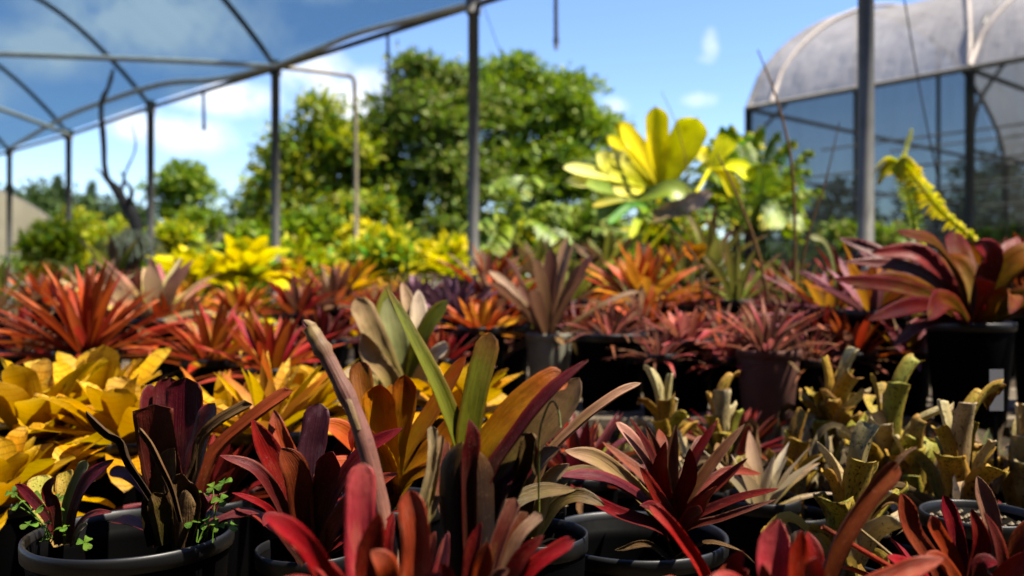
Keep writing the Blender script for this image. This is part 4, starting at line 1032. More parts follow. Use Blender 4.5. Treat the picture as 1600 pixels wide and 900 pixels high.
def big_red():
    b = P(1515, 520, 2.45); root = thing('bromeliad', 'biggest dark red and orange bromeliad with broad arching leaves', 'bromeliad', (b.x, b.y, B1), gM)
    make_pot(root, (b.x, b.y), .115, P(0, 520, 2.45).z - B1 + .03, level=B1, n=40)
    r = random.Random(91); mb = MB(); f0 = dict(face=(0, -.85, .5), tip=.6, wav=.03, tw=.3)
    for (pts, w, mi, d1, ex) in [
        ([(1500, 450), (1460, 385), (1400, 362)], 42, 0, 2.3, dict(face=(.3, -.5, .8))), ([(1530, 450), (1545, 400), (1522, 378)], 50, 1, 2.35, dict(face=(.2, -.9, .3))),
        ([(1550, 450), (1600, 400), (1660, 400)], 50, 0, 2.4, {}), ([(1480, 480), (1410, 450), (1300, 436)], 34, 2, 2.15, {}), ([(1490, 470), (1420, 420), (1318, 408)], 26, 3, 2.3, {}),
        ([(1485, 490), (1430, 478), (1355, 500)], 34, 2, 2.1, {}), ([(1490, 470), (1440, 400), (1360, 395)], 40, 1, 2.5, {}), ([(1500, 490), (1470, 470), (1450, 500)], 44, 2, 2.1, {}),
        ([(1545, 480), (1580, 460), (1578, 490)], 36, 2, 2.1, {}), ([(1520, 470), (1500, 420), (1470, 400)], 48, 0, 2.6, {}), ([(1540, 460), (1570, 410), (1590, 370)], 44, 1, 2.6, {}),
        ([(1560, 490), (1620, 460), (1700, 470)], 44, 0, 2.3, {}), ([(1510, 440), (1495, 390), (1490, 362)], 44, 0, 2.75, {}), ([(1470, 470), (1400, 440), (1330, 450)], 36, 0, 2.4, {}),
        ([(1480, 465), (1380, 400), (1310, 372)], 30, 3, 2.6, {}), ([(1525, 480), (1530, 450), (1550, 440)], 46, 1, 2.2, {}), ([(1500, 500), (1440, 505), (1395, 540)], 26, 3, 2.2, {})]:
        k = dict(f0); k.update(ex)
        px_leaf(mb, [(1515, 530)] + pts, w * .88, 2.45, d1, mi=mi, r=r, thick=.0015, n=16, chan=.35, **k)
    mb.build('rosette', [LM['bigred'], LM['darkred'], LM['bigred'], LM['plum']], root)
big_red()

# bigger yellow and rosy plants standing on the ground behind the far bench
gY = 'bright bromeliads in the ground behind the benches'
for (kind, u, vb, D, lab, s) in [
    ('yellow_broad', 385, 440, 5.4, 'bright lemon yellow plant with broad wavy leaves beside the tall netted post', 1.45),
    ('yellow_broad', 300, 450, 5.2, 'yellow-green broad-leaved plant next to the bright lemon one', 1.35),
    ('yellow_narrow', 455, 455, 5.6, 'yellow plant with narrow leaves half behind the tall netted post', 1.2),
    ('yellow_narrow', 550, 455, 5.3, 'yellow narrow-leaved plant below the croton shrubs', 1.1),
    ('yellow_broad', 700, 440, 5.8, 'yellow plant with pale leaves behind the purple bromeliads', 1.1),
    ('olive', 840, 440, 5.2, 'olive plant with arching leaves under the green feather palm', 1.1),
    ('yellow_narrow', 1060, 440, 4.9, 'yellow and green plant with narrow leaves under the yellow palm', 1.1),
    ('green_dark', 1110, 430, 4.8, 'upright green plant beside the glossy feather palm', 1.3),
    ('olive', 180, 455, 5.4, 'green and yellow plant at the foot of the dead stem', 1.3),
    ('yellow_narrow', 60, 460, 5.6, 'yellowish plant in the shade beside the beige tunnel', 1.2),
    ('olive', 950, 435, 5.2, 'olive green plant in the shade below the yellow palm', 1.1)]:
    b = P(u, vb, D); r = random.Random(int(u)); root = thing('bromeliad', lab, 'bromeliad', (b.x, b.y, 0), gY)
    mb = MB(); mb.tube([(b.x, b.y, 0), (b.x, b.y, b.z)], [.05, .035], 8); mb.build('stem', M['bark'], root)
    k = dict(T[kind]); mats = [LM[x] for x in k.pop('mats')]; k['L'] *= s; k['W'] *= s
    if kind == 'yellow_broad': mats = [LM['crotonyellow']]; k['n'] = 46; k['W'] *= .85; k['wav'] = .1
    mb = MB(); rosette(mb, b, r=r, mi=list(range(len(mats))), **k); mb.build('rosette', mats, root)
    # leafy lower skirt round the stem
    mb = MB(); k['n'] = int(k['n'] * .7); rosette(mb, (b.x, b.y, b.z * .55), r=r, mi=list(range(len(mats))), **k); mb.build('lower_leaves', mats, root)

# pale spikes and an orange flower among the far plants
def accents():
    b = P(575, 470, 3.3); 
    root = None
    b = P(1080, 470, 3.9); root = thing('flowering_plant', 'small plant with two bright orange petals below the yellow palm', 'flower', (b.x, b.y, B2))
    make_pot(root, (b.x, b.y), .06, .12, level=B2, n=24)
    mb = MB(); mb.tube(dense([(b.x, b.y, B2 + .09), P(1082, 440, 3.9), P(1084, 402, 3.9)], 8), .005, 6); mb.build('stem', LM['palegreen'], root)
    mb = MB(); px_leaf(mb, [(1084, 404), (1076, 392), (1074, 376)], 22, 3.9, 3.88, tip=.5); px_leaf(mb, [(1084, 404), (1094, 392), (1100, 380)], 24, 3.9, 3.88, tip=.5); mb.build('flower', LM['flower'], root)
    mb = MB(); rosette(mb, (b.x, b.y, B2 + .09), 10, .16, .025, 80, 30, .5, random.Random(3)); mb.build('foliage', LM['greendark'], root)
accents()

# ------------------------------------------------------------------ front row: leaves laid out one by one
def front(name, label, u, v, D, level=0.0, pot=None, group=None, cat='bromeliad'):
    """root at the pot; (u, v) is where the leaves leave the soil"""
    b = P(u, v, D); root = thing(name, label, cat, (b.x, b.y, level), group)
    return root, b

UP = (0, -.75, .66)
def leaves_of(root, name, specs, mats, n=18, thick=.0012, nx=6, r=None, **kw):
    """specs: (points base->tip, width px, material index, D0, D1, extras)"""
    r = r or random.Random(len(specs)); mb = MB()
    for s in specs:
        pts, w, mi, D0, D1 = s[:5]; ex = dict(tip=.58, chan=.38, face=UP, ragged=.05, wav=.025, wf=2.5, tw=r.uniform(-.3, .3)); ex.update(kw)
        if len(s) > 5: ex.update(s[5])
        px_leaf(mb, pts, w, D0, D1, mi=mi, n=n, r=r, thick=thick, nx=nx, **ex)
    return mb.build(name, mats, root)

def clover(label, spots, D, seed, root_uv):
    r = random.Random(seed); b = P(root_uv[0], root_uv[1], D); mb = MB()
    for (u, v, dd) in spots:
        p = P(u, v, D + dd)
        mb.tube(dense([b + Vector((r.uniform(-.015, .015), r.uniform(-.01, .01), 0)), b.lerp(p, .5) + Vector((r.uniform(-.008, .008), 0, .01)), p], 7), .0008, 5)
        a0 = r.uniform(0, 6.28); nrm = Vector((r.uniform(-.5, .5), r.uniform(-.9, -.1), 1)).normalized()
        s = nrm.cross(Vector((0, 1, .2))).normalized(); q = nrm.cross(s)
        for k in range(3):
            a = a0 + k * 2.094; d = s * math.cos(a) + q * math.sin(a); l = r.uniform(.009, .013)
            mb.leaf(dense([p, p + d * l * .6 + nrm * .001, p + d * l - nrm * .001], 8), l * 1.0, nrm, tip=.6, base_w=.15, chan=.2, rnd=r.random(), nx=4)
    o = mb.build('clover_weed', LM['weed'], origin=b); tag(o, label, 'weed', 'small weeds growing in the pots')

def low_ring(root, c, mats, n, L, W, seed, e0=45, e1=5, az=None, name='lower_leaves', droop=.6):
    r = random.Random(seed); mb = MB()
    rosette(mb, c, n, L, W, e0, e1, droop, r, mi=list(range(len(mats))), az_fn=az, thick=.001, nx=4)
    mb.build(name, mats, root)
BACK = lambda i, f: (i * 2.39996) % 3.4 - .1      # only the far half of the ring

# maroon bromeliad and its pup in the big black pot
root, b = front('bromeliad', 'maroon bromeliad with cut leaf tops and dry stalks in the big black pot', 205, 846, 1.26)
make_pot(root, (b.x, b.y), .1395, ZC - .341, level=0, soil_drop=.075, n=64)
MR = [LM['maroon'], LM['dry'], LM['brownolive'], LM['darkred'], LM['drypale']]
leaves_of(root, 'rosette', [
    ([(272, 850), (276, 770), (288, 680), (291, 590)], 64, 0, 1.27, 1.27, dict(tip=.86, chan=.25)),
    ([(262, 850), (254, 770), (240, 690), (234, 600)], 40, 0, 1.30, 1.33, dict(tip=.8, face=(.5, -.7, .4))),
    ([(262, 850), (262, 780), (248, 700), (240, 632)], 62, 0, 1.24, 1.20, dict(tip=.97, chan=.3, face=(.25, -.9, .3))),
    ([(285, 850), (298, 770), (318, 690), (336, 630)], 48, 0, 1.25, 1.24, dict(tip=.8, face=(-.45, -.8, .3))),
    ([(275, 850), (268, 720), (262, 640), (266, 590)], 44, 0, 1.31, 1.33, dict(tip=.82)),
    ([(290, 850), (318, 760), (345, 705), (400, 655), (458, 610)], 30, 3, 1.28, 1.32, dict(tip=.9, chan=.8, face=(-.5, -.6, .6))),
    ([(250, 850), (245, 790), (262, 745), (272, 700)], 50, 2, 1.22, 1.2, dict(tip=.7)),
    ([(290, 850), (296, 800), (285, 760), (283, 740)], 52, 2, 1.21, 1.2, dict(tip=.7)),
    ([(300, 850), (312, 800), (318, 770)], 40, 0, 1.22, 1.2, dict(tip=.75)),
    ([(262, 850), (240, 780), (205, 745), (172, 735)], 22, 0, 1.3, 1.34, dict(tip=.8)),
], MR)
leaves_of(root, 'dry_leaf', [([(270, 840), (235, 775), (205, 725), (192, 692), (168, 675), (134, 642)], 15, 1, 1.22, 1.18, dict(chan=1.1, tip=.8, tw=1.2, ragged=.25)),
    ([(283, 815), (272, 770), (255, 730), (238, 695), (218, 668)], 12, 1, 1.19, 1.17, dict(chan=1.2, tip=.8, tw=.9)),
    ([(282, 830), (292, 775), (310, 735), (318, 690), (345, 660), (394, 632)], 24, 1, 1.22, 1.2, dict(chan=.8, tip=.93, tw=.5, ragged=.2, face=(-.5, -.8, .1)))], MR)
leaves_of(root, 'sheath', [([(278, 870), (282, 815), (290, 765)], 50, 1, 1.2, 1.19, dict(tip=.4, chan=.6, ragged=.2, face=(0, 1, .2))), ([(262, 850), (252, 800), (240, 770)], 40, 2, 1.2, 1.19, dict(tip=.6))], MR)
PUP = [LM['palegreen'], LM['plum'], LM['spotted'], LM['maroon'], LM['drypale']]
leaves_of(root, 'offset_rosette', [
    ([(108, 850), (106, 800), (118, 760), (136, 720)], 22, 0, 1.24, 1.22, dict(tip=.85)),
    ([(112, 850), (118, 800), (140, 750), (178, 718)], 28, 1, 1.22, 1.2, dict(face=(-.6, -.7, .2))),
    ([(100, 850), (80, 810), (66, 778), (64, 742)], 40, 2, 1.29, 1.33, dict(tip=.82)),
    ([(108, 850), (105, 800), (104, 760), (104, 736)], 32, 2, 1.3, 1.34, dict(tip=.84)),
    ([(96, 850), (70, 805), (40, 770), (24, 756)], 18, 1, 1.24, 1.2, dict(face=(.5, -.7, .5))),
    ([(112, 850), (128, 815), (150, 802), (175, 800)], 12, 3, 1.2, 1.17),
    ([(116, 852), (124, 830), (136, 818)], 14, 4, 1.19, 1.17),
    ([(94, 850), (88, 800), (76, 770), (84, 745)], 22, 1, 1.2, 1.18)], PUP)
low_ring(root, P(272, 850, 1.28), [LM['maroon']], 6, .13, .03, 5, 55, 25, BACK)
clover('three-leaved clover springing from the rim of the big black pot beside maroon leaves', [(350, 755, 0), (315, 775, .02), (345, 782, -.02), (333, 762, .03), (300, 815, 0), (340, 822, 0), (360, 822, .01), (325, 818, -.03)], 1.2, 4, (322, 845))
clover('tangle of clover around the offset at the pot edge', [(28, 790, 0), (60, 795, -.03), (90, 780, .0), (45, 820, -.04), (75, 818, -.05), (98, 826, -.06), (132, 848, -.05), (20, 770, .05), (85, 800, -.04), (62, 775, 0)], 1.25, 6, (78, 846))

# dark red bromeliad in a small black pot
root, b = front('bromeliad', 'dark red toothed bromeliad with one upright lilac leaf in a small black pot', 485, 868, 1.25)
make_pot(root, (b.x, b.y), .075, ZC - .36, level=0, soil_drop=.03)
DR = [LM['darkred'], LM['pinkred'], LM['maroon'], LM['purple'], LM['scarlet']]
leaves_of(root, 'rosette', [
    ([(485, 880), (484, 800), (486, 720), (500, 630)], 47, 3, 1.26, 1.3, dict(tip=.85, chan=.25, ragged=.12)),
    ([(478, 880), (462, 800), (425, 720), (393, 655)], 44, 0, 1.24, 1.18, dict(face=(.6, -.7, .4))),
    ([(495, 880), (520, 790), (565, 715), (630, 668)], 40, 0, 1.24, 1.2, dict(face=(-.5, -.6, .6))),
    ([(474, 880), (440, 790), (400, 735), (343, 712)], 24, 2, 1.22, 1.15, dict(tip=.6)),
    ([(500, 880), (530, 815), (570, 770), (622, 740)], 40, 0, 1.2, 1.12),
    ([(470, 880), (430, 810), (400, 785), (362, 770)], 16, 4, 1.18, 1.1, dict(tip=.55)),
    ([(480, 880), (470, 790), (462, 740), (440, 700)], 46, 0, 1.2, 1.16, dict(tip=.7, face=(.2, -.9, .3))),
    ([(492, 880), (500, 800), (515, 740), (520, 705)], 46, 0, 1.2, 1.17, dict(tip=.7)),
    ([(485, 880), (470, 760), (440, 690), (428, 640)], 36, 4, 1.29, 1.34), ([(490, 880), (510, 770), (540, 700), (560, 655)], 34, 0, 1.29, 1.33),
    ([(476, 880), (440, 830), (425, 810), (412, 822)], 26, 0, 1.15, 1.1)], DR)
low_ring(root, P(485, 880, 1.27), [LM['darkred'], LM['scarlet']], 7, .15, .032, 8, 55, 20, BACK)

# pink-red foreground bromeliad with broken flower stalk
root, b = front('bromeliad', 'pinkish red bromeliad with rounded upright leaves and a broken purple-brown flower stalk', 590, 1110, .78)
make_pot(root, (b.x, b.y), .085, .26, soil_drop=.03)
PR = [LM['pinkred'], LM['scarlet'], LM['darkred'], LM['drypale'], LM['tan']]
leaves_of(root, 'rosette', [
    ([(580, 1120), (570, 960), (563, 830), (567, 722)], 52, 0, .76, .78, dict(tip=.83, chan=.25)),
    ([(600, 1120), (580, 960), (572, 880), (592, 800)], 46, 2, .72, .7, dict(tip=.7, face=(.5, -.8, .2))),
    ([(610, 1120), (640, 960), (652, 860), (640, 765)], 50, 0, .74, .75, dict(tip=.8)),
    ([(575, 1120), (535, 960), (480, 855), (412, 803)], 36, 1, .7, .64, dict(tip=.75)),
    ([(590, 1120), (560, 980), (520, 900), (452, 845)], 28, 0, .7, .66, dict(tip=.7)),
    ([(600, 1120), (600, 980), (605, 900), (580, 860)], 44, 1, .69, .66, dict(tip=.7)),
    ([(590, 1120), (540, 1000), (490, 930), (440, 905)], 40, 0, .68, .6),
    ([(615, 1120), (660, 980), (690, 900), (700, 830)], 36, 0, .76, .78, dict(face=(-.5, -.8, .2))),
    ([(600, 1120), (630, 1000), (660, 930), (690, 895)], 40, 2, .68, .63),
    ([(590, 1120), (600, 960), (600, 860), (615, 800)], 34, 2, .83, .86)], PR)
low_ring(root, P(595, 1115, .8), [LM['pinkred'], LM['darkred']], 8, .14, .026, 11, 65, 25, BACK)
mb = MB(); pts = dense([P(622, 1090, .86), P(612, 900, .86), P(588, 760, .87), P(560, 660, .88), P(520, 575, .89), P(482, 508, .9)], 34)
rr = random.Random(2); k = .9 / F
mb.tube(pts[:-1], [k * (15.5 - 4.5 * (i / 33) + (2.2 if i in (20, 21, 27) else 0) + rr.uniform(-.5, .5)) * (1.15 if 26 < i < 31 else 1) for i in range(33)], 14, 0, .4, cap=False)
mb.build('flower_stalk', LM['stalk'], root)
leaves_of(root, 'dry_bract', [([(560, 672), (545, 630), (536, 608)], 26, 3, .87, .88, dict(chan=.9, tip=.6, face=(0, 1, .1)))], PR)
leaves_of(root, 'dry_tip', [([(500, 545), (490, 520), (474, 500)], 20, 4, .893, .9, dict(chan=1.0, tip=.6, ragged=.3, face=(0, 1, .1))),
    ([(496, 540), (490, 520), (492, 505)], 14, 3, .9, .9, dict(chan=1.0, tip=.5, ragged=.3))], PR)
leaves_of(root, 'dry_stub', [([(645, 900), (655, 800), (672, 730), (675, 665)], 20, 3, .84, .86, dict(chan=.9, tip=.97, ragged=.15, face=(.2, -1, .1))), ([(660, 900), (672, 800), (682, 730), (690, 680)], 16, 4, .85, .87, dict(chan=.9, tip=.97, ragged=.2)),
    ([(640, 900), (660, 845), (675, 800), (686, 775)], 14, 4, .84, .85, dict(chan=.7, tip=.95, ragged=.5)), ([(655, 960), (668, 880), (680, 830)], 22, 0, .8, .8)], PR)

# tall olive and orange bromeliad with a nearly black stem
root, b = front('bromeliad', 'tall bromeliad with nearly black stem and long olive and orange leaves', 735, 1040, .86)
make_pot(root, (b.x, b.y), .08, .285, soil_drop=.03)
OL = [LM['olive'], LM['orangeolive'], LM['plum'], LM['brownolive'], LM['sheath'], LM['brownred']]
leaves_of(root, 'rosette', [
    ([(728, 900), (724, 740), (694, 635), (640, 520), (602, 446)], 38, 0, .86, .92, dict(tip=.3, chan=.55, face=(.6, -.75, .1))),
    ([(735, 900), (730, 720), (742, 620), (767, 520)], 42, 0, .87, .9, dict(tip=.84, chan=.25, face=(-.15, -1, .2))),
    ([(742, 900), (745, 740), (790, 660), (850, 605), (884, 590)], 50, 1, .87, .9, dict(tip=.8, face=(-.45, -.7, .5))),
    ([(745, 900), (762, 760), (810, 680), (862, 615), (920, 562)], 34, 2, .85, .86, dict(tip=.7, face=(-.5, -.6, .6), chan=.5)),
    ([(748, 900), (780, 770), (830, 700), (880, 640), (905, 590)], 58, 3, .9, .93, dict(tip=.75, face=(-.5, -.75, .4))),
    ([(735, 900), (733, 740), (738, 690), (733, 655)], 30, 2, .83, .83, dict(tip=.5)),
    ([(740, 900), (775, 780), (815, 740), (830, 690)], 34, 2, .86, .86, dict(tip=.9)),
    ([(725, 900), (700, 800), (690, 740), (700, 690)], 32, 5, .93, .97),
    ([(738, 900), (790, 800), (840, 770), (900, 765)], 30, 3, .92, 1.0)], OL)
leaves_of(root, 'stem_sheath', [([(725, 1050), (718, 900), (716, 790), (722, 690)], 70, 4, .84, .84, dict(tip=.75, chan=.7, face=(0, 1, .1))), ([(745, 1050), (745, 900), (742, 790), (738, 700)], 74, 4, .83, .835, dict(tip=.75, chan=.7, face=(0, 1, .1))),
    ([(735, 1050), (735, 900), (735, 800), (728, 720)], 60, 4, .88, .88, dict(tip=.75))], OL)
mb = MB(); mb.tube([P(735, 1050, .86), P(735, 900, .86), P(734, 760, .86)], [.021, .018, .011], 12); mb.build('stem', LM['sheath'], root)
leaves_of(root, 'dry_leaf', [([(800, 790), (822, 735), (828, 700), (832, 676)], 30, 3, .86, .85, dict(chan=1.0, tip=.95, ragged=.2)), ([(836, 690), (834, 720), (838, 745)], 9, 3, .85, .845)], OL)
mb = MB(); mb.tube(dense([P(842, 800, .9), P(842, 690, .86), P(850, 650, .86), P(862, 627, .86), P(872, 640, .86), P(876, 668, .86)], 20), .0011, 5); mb.build('tendril', LM['palegreen'], root)

# pale arching leaf plant behind it
root, b = front('bromeliad', 'brown bromeliad with one long pale pink arching leaf behind the nearly black stem', 830, 830, 1.18)
make_pot(root, (b.x, b.y), .075, .30, soil_drop=.03)
BO = [LM['palepink'], LM['brownolive'], LM['plum'], LM['tan']]
leaves_of(root, 'rosette', [
    ([(832, 840), (850, 730), (900, 670), (955, 625), (1002, 598)], 22, 0, 1.18, 1.2, dict(tip=.75, chan=.7, face=(-.5, -.5, .8))),
    ([(828, 840), (820, 760), (845, 720), (875, 700)], 34, 1, 1.15, 1.1), ([(835, 840), (870, 760), (900, 740), (940, 735)], 26, 1, 1.2, 1.28),
    ([(820, 840), (780, 760), (740, 740), (700, 735)], 34, 2, 1.2, 1.25), ([(826, 840), (800, 740), (790, 690), (775, 650)], 32, 1, 1.22, 1.28),
    ([(834, 840), (850, 780), (862, 750), (890, 725)], 30, 3, 1.14, 1.1, dict(tip=.6)), ([(815, 840), (780, 790), (745, 790), (720, 800)], 26, 2, 1.12, 1.06),
    ([(838, 840), (870, 790), (905, 775), (945, 790)], 26, 1, 1.16, 1.14)], BO)

# small brick-red bromeliad at the very front
root, b = front('bromeliad', 'small brick red bromeliad with cut leaf tips beside the nearly black stem', 750, 1080, .8)
make_pot(root, (b.x + .035, b.y + .02), .055, .262, soil_drop=.028)
BR = [LM['brownred'], LM['scarlet'], LM['darkred'], LM['palepink']]
leaves_of(root, 'rosette', [
    ([(752, 1090), (750, 960), (775, 860), (806, 778)], 27, 0, .8, .82, dict(tip=.93)), ([(756, 1090), (765, 960), (790, 860), (824, 800)], 22, 0, .8, .82, dict(tip=.95)),
    ([(758, 1090), (775, 950), (805, 850), (846, 803)], 22, 3, .79, .8, dict(tip=.95)), ([(760, 1090), (790, 960), (830, 890), (898, 843)], 28, 1, .77, .76, dict(tip=.85)),
    ([(758, 1090), (780, 950), (810, 880), (850, 836)], 30, 2, .77, .76), ([(750, 1090), (745, 980), (752, 900), (762, 846)], 32, 1, .76, .75, dict(tip=.7)),
    ([(748, 1090), (735, 960), (738, 870), (752, 815)], 30, 2, .79, .8), ([(746, 1090), (715, 980), (700, 910), (690, 880)], 30, 2, .75, .72),
    ([(760, 1090), (800, 980), (830, 925), (870, 905)], 26, 2, .74, .7), ([(752, 1090), (760, 980), (775, 910), (795, 890)], 28, 0, .74, .72)], BR)

# dark red bromeliad in the wide black pot
root, b = front('bromeliad', 'spiky dark red bromeliad with one broad pale leaf in the wide open black pot', 1010, 870, 1.36)
make_pot(root, (b.x - .018, b.y), .14, ZC - .372, level=0, soil_drop=.10, n=64)
DB = [LM['darkred'], LM['brownred'], LM['palepink'], LM['plum'], LM['scarlet'], LM['tan']]
c0 = (1052, 880)
NARROW = .8
leaves_of(root, 'rosette', [([c0] + pts, w * NARROW, mi, 1.36, d1, ex) for (pts, w, mi, d1, ex) in [
    ([(1020, 800), (945, 725), (882, 704)], 38, 5, 1.26, dict(face=(.1, -.8, .6), tip=.65)),
    ([(1035, 790), (1010, 720), (962, 660)], 34, 2, 1.3, dict(tip=.8)),
    ([(1040, 790), (1020, 720), (984, 652)], 26, 3, 1.3, dict(face=(.6, -.7, .3))),
    ([(1045, 790), (1030, 720), (1008, 662)], 24, 1, 1.32, {}),
    ([(1052, 790), (1050, 730), (1056, 662)], 28, 1, 1.36, {}),
    ([(1060, 790), (1085, 720), (1122, 655)], 26, 0, 1.36, dict(face=(-.4, -.8, .4))),
    ([(1065, 800), (1110, 730), (1164, 662)], 28, 1, 1.36, dict(face=(-.4, -.7, .5))),
    ([(1065, 810), (1120, 760), (1168, 716)], 22, 0, 1.3, {}),
    ([(1075, 820), (1140, 785), (1218, 763)], 26, 0, 1.25, dict(face=(-.2, -.6, .8))),
    ([(1070, 830), (1130, 810), (1214, 780)], 20, 1, 1.22, {}),
    ([(1030, 810), (950, 752), (866, 744)], 42, 3, 1.22, dict(face=(.2, -.5, .9))),
    ([(1035, 830), (960, 800), (890, 760)], 30, 0, 1.2, {}),
    ([(1045, 800), (1030, 750), (1040, 690)], 36, 0, 1.28, {}),
    ([(1058, 800), (1075, 750), (1078, 700)], 36, 0, 1.28, {}),
    ([(1050, 820), (1020, 770), (1000, 730)], 36, 0, 1.24, {}),
    ([(1065, 830), (1100, 790), (1120, 760)], 36, 0, 1.22, {}),
    ([(1060, 840), (1080, 810), (1090, 790)], 38, 3, 1.18, {}),
    ([(1045, 845), (1030, 800), (1000, 790)], 34, 3, 1.18, {}),
    ([(1040, 790), (1000, 740), (940, 690)], 28, 0, 1.42, {}), ([(1060, 780), (1090, 700), (1105, 680)], 26, 1, 1.46, {}),
    ([(1052, 780), (1035, 700), (1030, 670)], 26, 0, 1.46, {}), ([(1070, 800), (1130, 740), (1190, 740)], 24, 0, 1.46, {})]], DB)
leaves_of(root, 'dry_leaf', [([c0, (1100, 850), (1150, 860), (1180, 880)], 14, 0, 1.3, 1.24, dict(tw=1.5)), ([c0, (1010, 850), (960, 860)], 12, 0, 1.3, 1.24, dict(tw=1.2))], [LM['dry']])

# black pot with a dry leaf between the two
root, b = front('empty_pot', 'open black pot holding only soil and dead leaf scraps behind the small brick red bromeliad', 830, 810, 1.32, cat='plant pot')
make_pot(root, (b.x, b.y), .052, ZC - .31, level=0, soil_drop=.05)
leaves_of(root, 'dry_leaf', [([(842, 815), (872, 795), (888, 790)], 12, 0, 1.33, 1.3), ([(815, 815), (850, 812), (880, 800)], 9, 0, 1.32, 1.28)], [LM['drypale']])

# bright red foreground group
root, b = front('bromeliad', 'rosy red bromeliad in front with one long red leaf pointing up beside the spotted plants', 1255, 1120, .76)
make_pot(root, (b.x, b.y), .085, .26, soil_drop=.03)
leaves_of(root, 'rosette', [
    ([(1250, 1130), (1225, 980), (1205, 890), (1216, 810)], 56, 0, .75, .76, dict(tip=.72)), ([(1255, 1130), (1250, 980), (1240, 900), (1252, 828)], 42, 1, .73, .73, dict(tip=.72, face=(.4, -.8, .3))),
    ([(1262, 1130), (1275, 960), (1300, 860), (1350, 780), (1402, 722)], 40, 2, .78, .8, dict(tip=.85, chan=.6, face=(.55, -.75, .2))),
    ([(1245, 1130), (1200, 980), (1150, 900), (1160, 860)], 38, 2, .72, .68), ([(1240, 1130), (1190, 980), (1150, 920), (1110, 900)], 40, 0, .7, .64),
    ([(1265, 1130), (1300, 1000), (1340, 930), (1410, 895), (1475, 872)], 34, 0, .74, .72, dict(tip=.7)), ([(1260, 1130), (1280, 980), (1270, 900), (1275, 870)], 38, 0, .69, .66),
    ([(1255, 1130), (1220, 1000), (1200, 940), (1190, 880)], 40, 1, .69, .65), ([(1262, 1130), (1310, 1010), (1350, 950), (1400, 940)], 38, 0, .68, .62), ([(1258, 1130), (1262, 970), (1272, 880), (1262, 830)], 34, 2, .8, .83)], [LM['pinkred'], LM['scarlet'], LM['darkred']])
leaves_of(root, 'dry_tip', [([(1396, 730), (1412, 712), (1432, 698)], 10, 0, .8, .805, dict(tw=1.0))], [LM['dry']])
low_ring(root, P(1255, 1125, .78), [LM['pinkred'], LM['darkred']], 7, .13, .026, 21, 60, 25, BACK)

root, b = front('bromeliad', 'orange-red bromeliad with thin leaves reaching up in front of the wide black pot', 1130, 1090, .84)
make_pot(root, (b.x, b.y), .055, .25, soil_drop=.03)
leaves_of(root, 'rosette', [([(1130, 1100), (1110, 930), (1065, 845), (1015, 788)], 24, 0, .83, .84, dict(tip=.85, chan=.6)), ([(1128, 1100), (1090, 980), (1060, 920), (1030, 905)], 26, 1, .8, .76),
    ([(1134, 1100), (1140, 980), (1150, 920), (1170, 890)], 26, 1, .82, .8), ([(1130, 1100), (1125, 980), (1120, 930), (1105, 900)], 24, 0, .78, .75), ([(1130, 1100), (1110, 990), (1120, 920), (1135, 880)], 24, 2, .88, .9)], [LM['scarlet'], LM['pinkred'], LM['darkred']])

root, b = front('bromeliad', 'crimson bromeliad with pale-tipped upright leaves next to the pot of gravel', 1500, 985, .96)
make_pot(root, (b.x, b.y), .085, .28, soil_drop=.03)
leaves_of(root, 'rosette', [
    ([(1490, 1000), (1465, 900), (1425, 835), (1407, 770)], 38, 0, .95, .94, dict(tip=.75)), ([(1498, 1000), (1500, 900), (1490, 830), (1474, 773)], 30, 0, .97, .98, dict(tip=.75)),
    ([(1510, 1000), (1545, 900), (1548, 820), (1526, 743)], 32, 3, .97, .98, dict(tip=.75, face=(-.3, -.9, .2))), ([(1502, 1000), (1495, 900), (1460, 830), (1455, 805)], 34, 1, .93, .92),
    ([(1505, 1000), (1520, 910), (1530, 850), (1518, 795)], 34, 0, .93, .92), ([(1515, 1000), (1570, 920), (1590, 850), (1630, 800)], 34, 0, .94, .92), ([(1490, 1000), (1450, 920), (1420, 890), (1385, 870)], 34, 1, .92, .86),
    ([(1510, 1000), (1545, 940), (1570, 900), (1610, 860)], 36, 1, .9, .86), ([(1500, 1000), (1500, 930), (1470, 880), (1445, 870)], 34, 1, .89, .85), ([(1512, 1000), (1560, 930), (1560, 860), (1538, 800)], 28, 2, .91, .9),
    ([(1518, 1000), (1590, 930), (1640, 890), (1680, 880)], 36, 0, .94, .92), ([(1504, 1000), (1525, 930), (1535, 885), (1560, 880)], 36, 0, .87, .84)], [LM['darkred'], LM['scarlet'], LM['plum'], LM['palepink']])
low_ring(root, P(1500, 995, .98), [LM['darkred']], 7, .14, .03, 23, 60, 25, BACK)
for (pts, D, lab) in [([(1285, 823), (1350, 862), (1420, 902)], .9, 'thin dry orange stalk lying across in front of the spotted plants'), ([(1335, 820), (1372, 850), (1422, 892)], 1.0, 'thinner pale dry straw slanting below the long red leaf')]:
    mb = MB(); q = dense([P(u, v, D) for u, v in pts], 12); mb.tube(q, .0028 if D < .95 else .0018, 6)
    o = mb.build('dry_stalk', LM['scarlet'] if D < .95 else LM['drypale'], origin=q[0]); tag(o, lab, 'stalk')

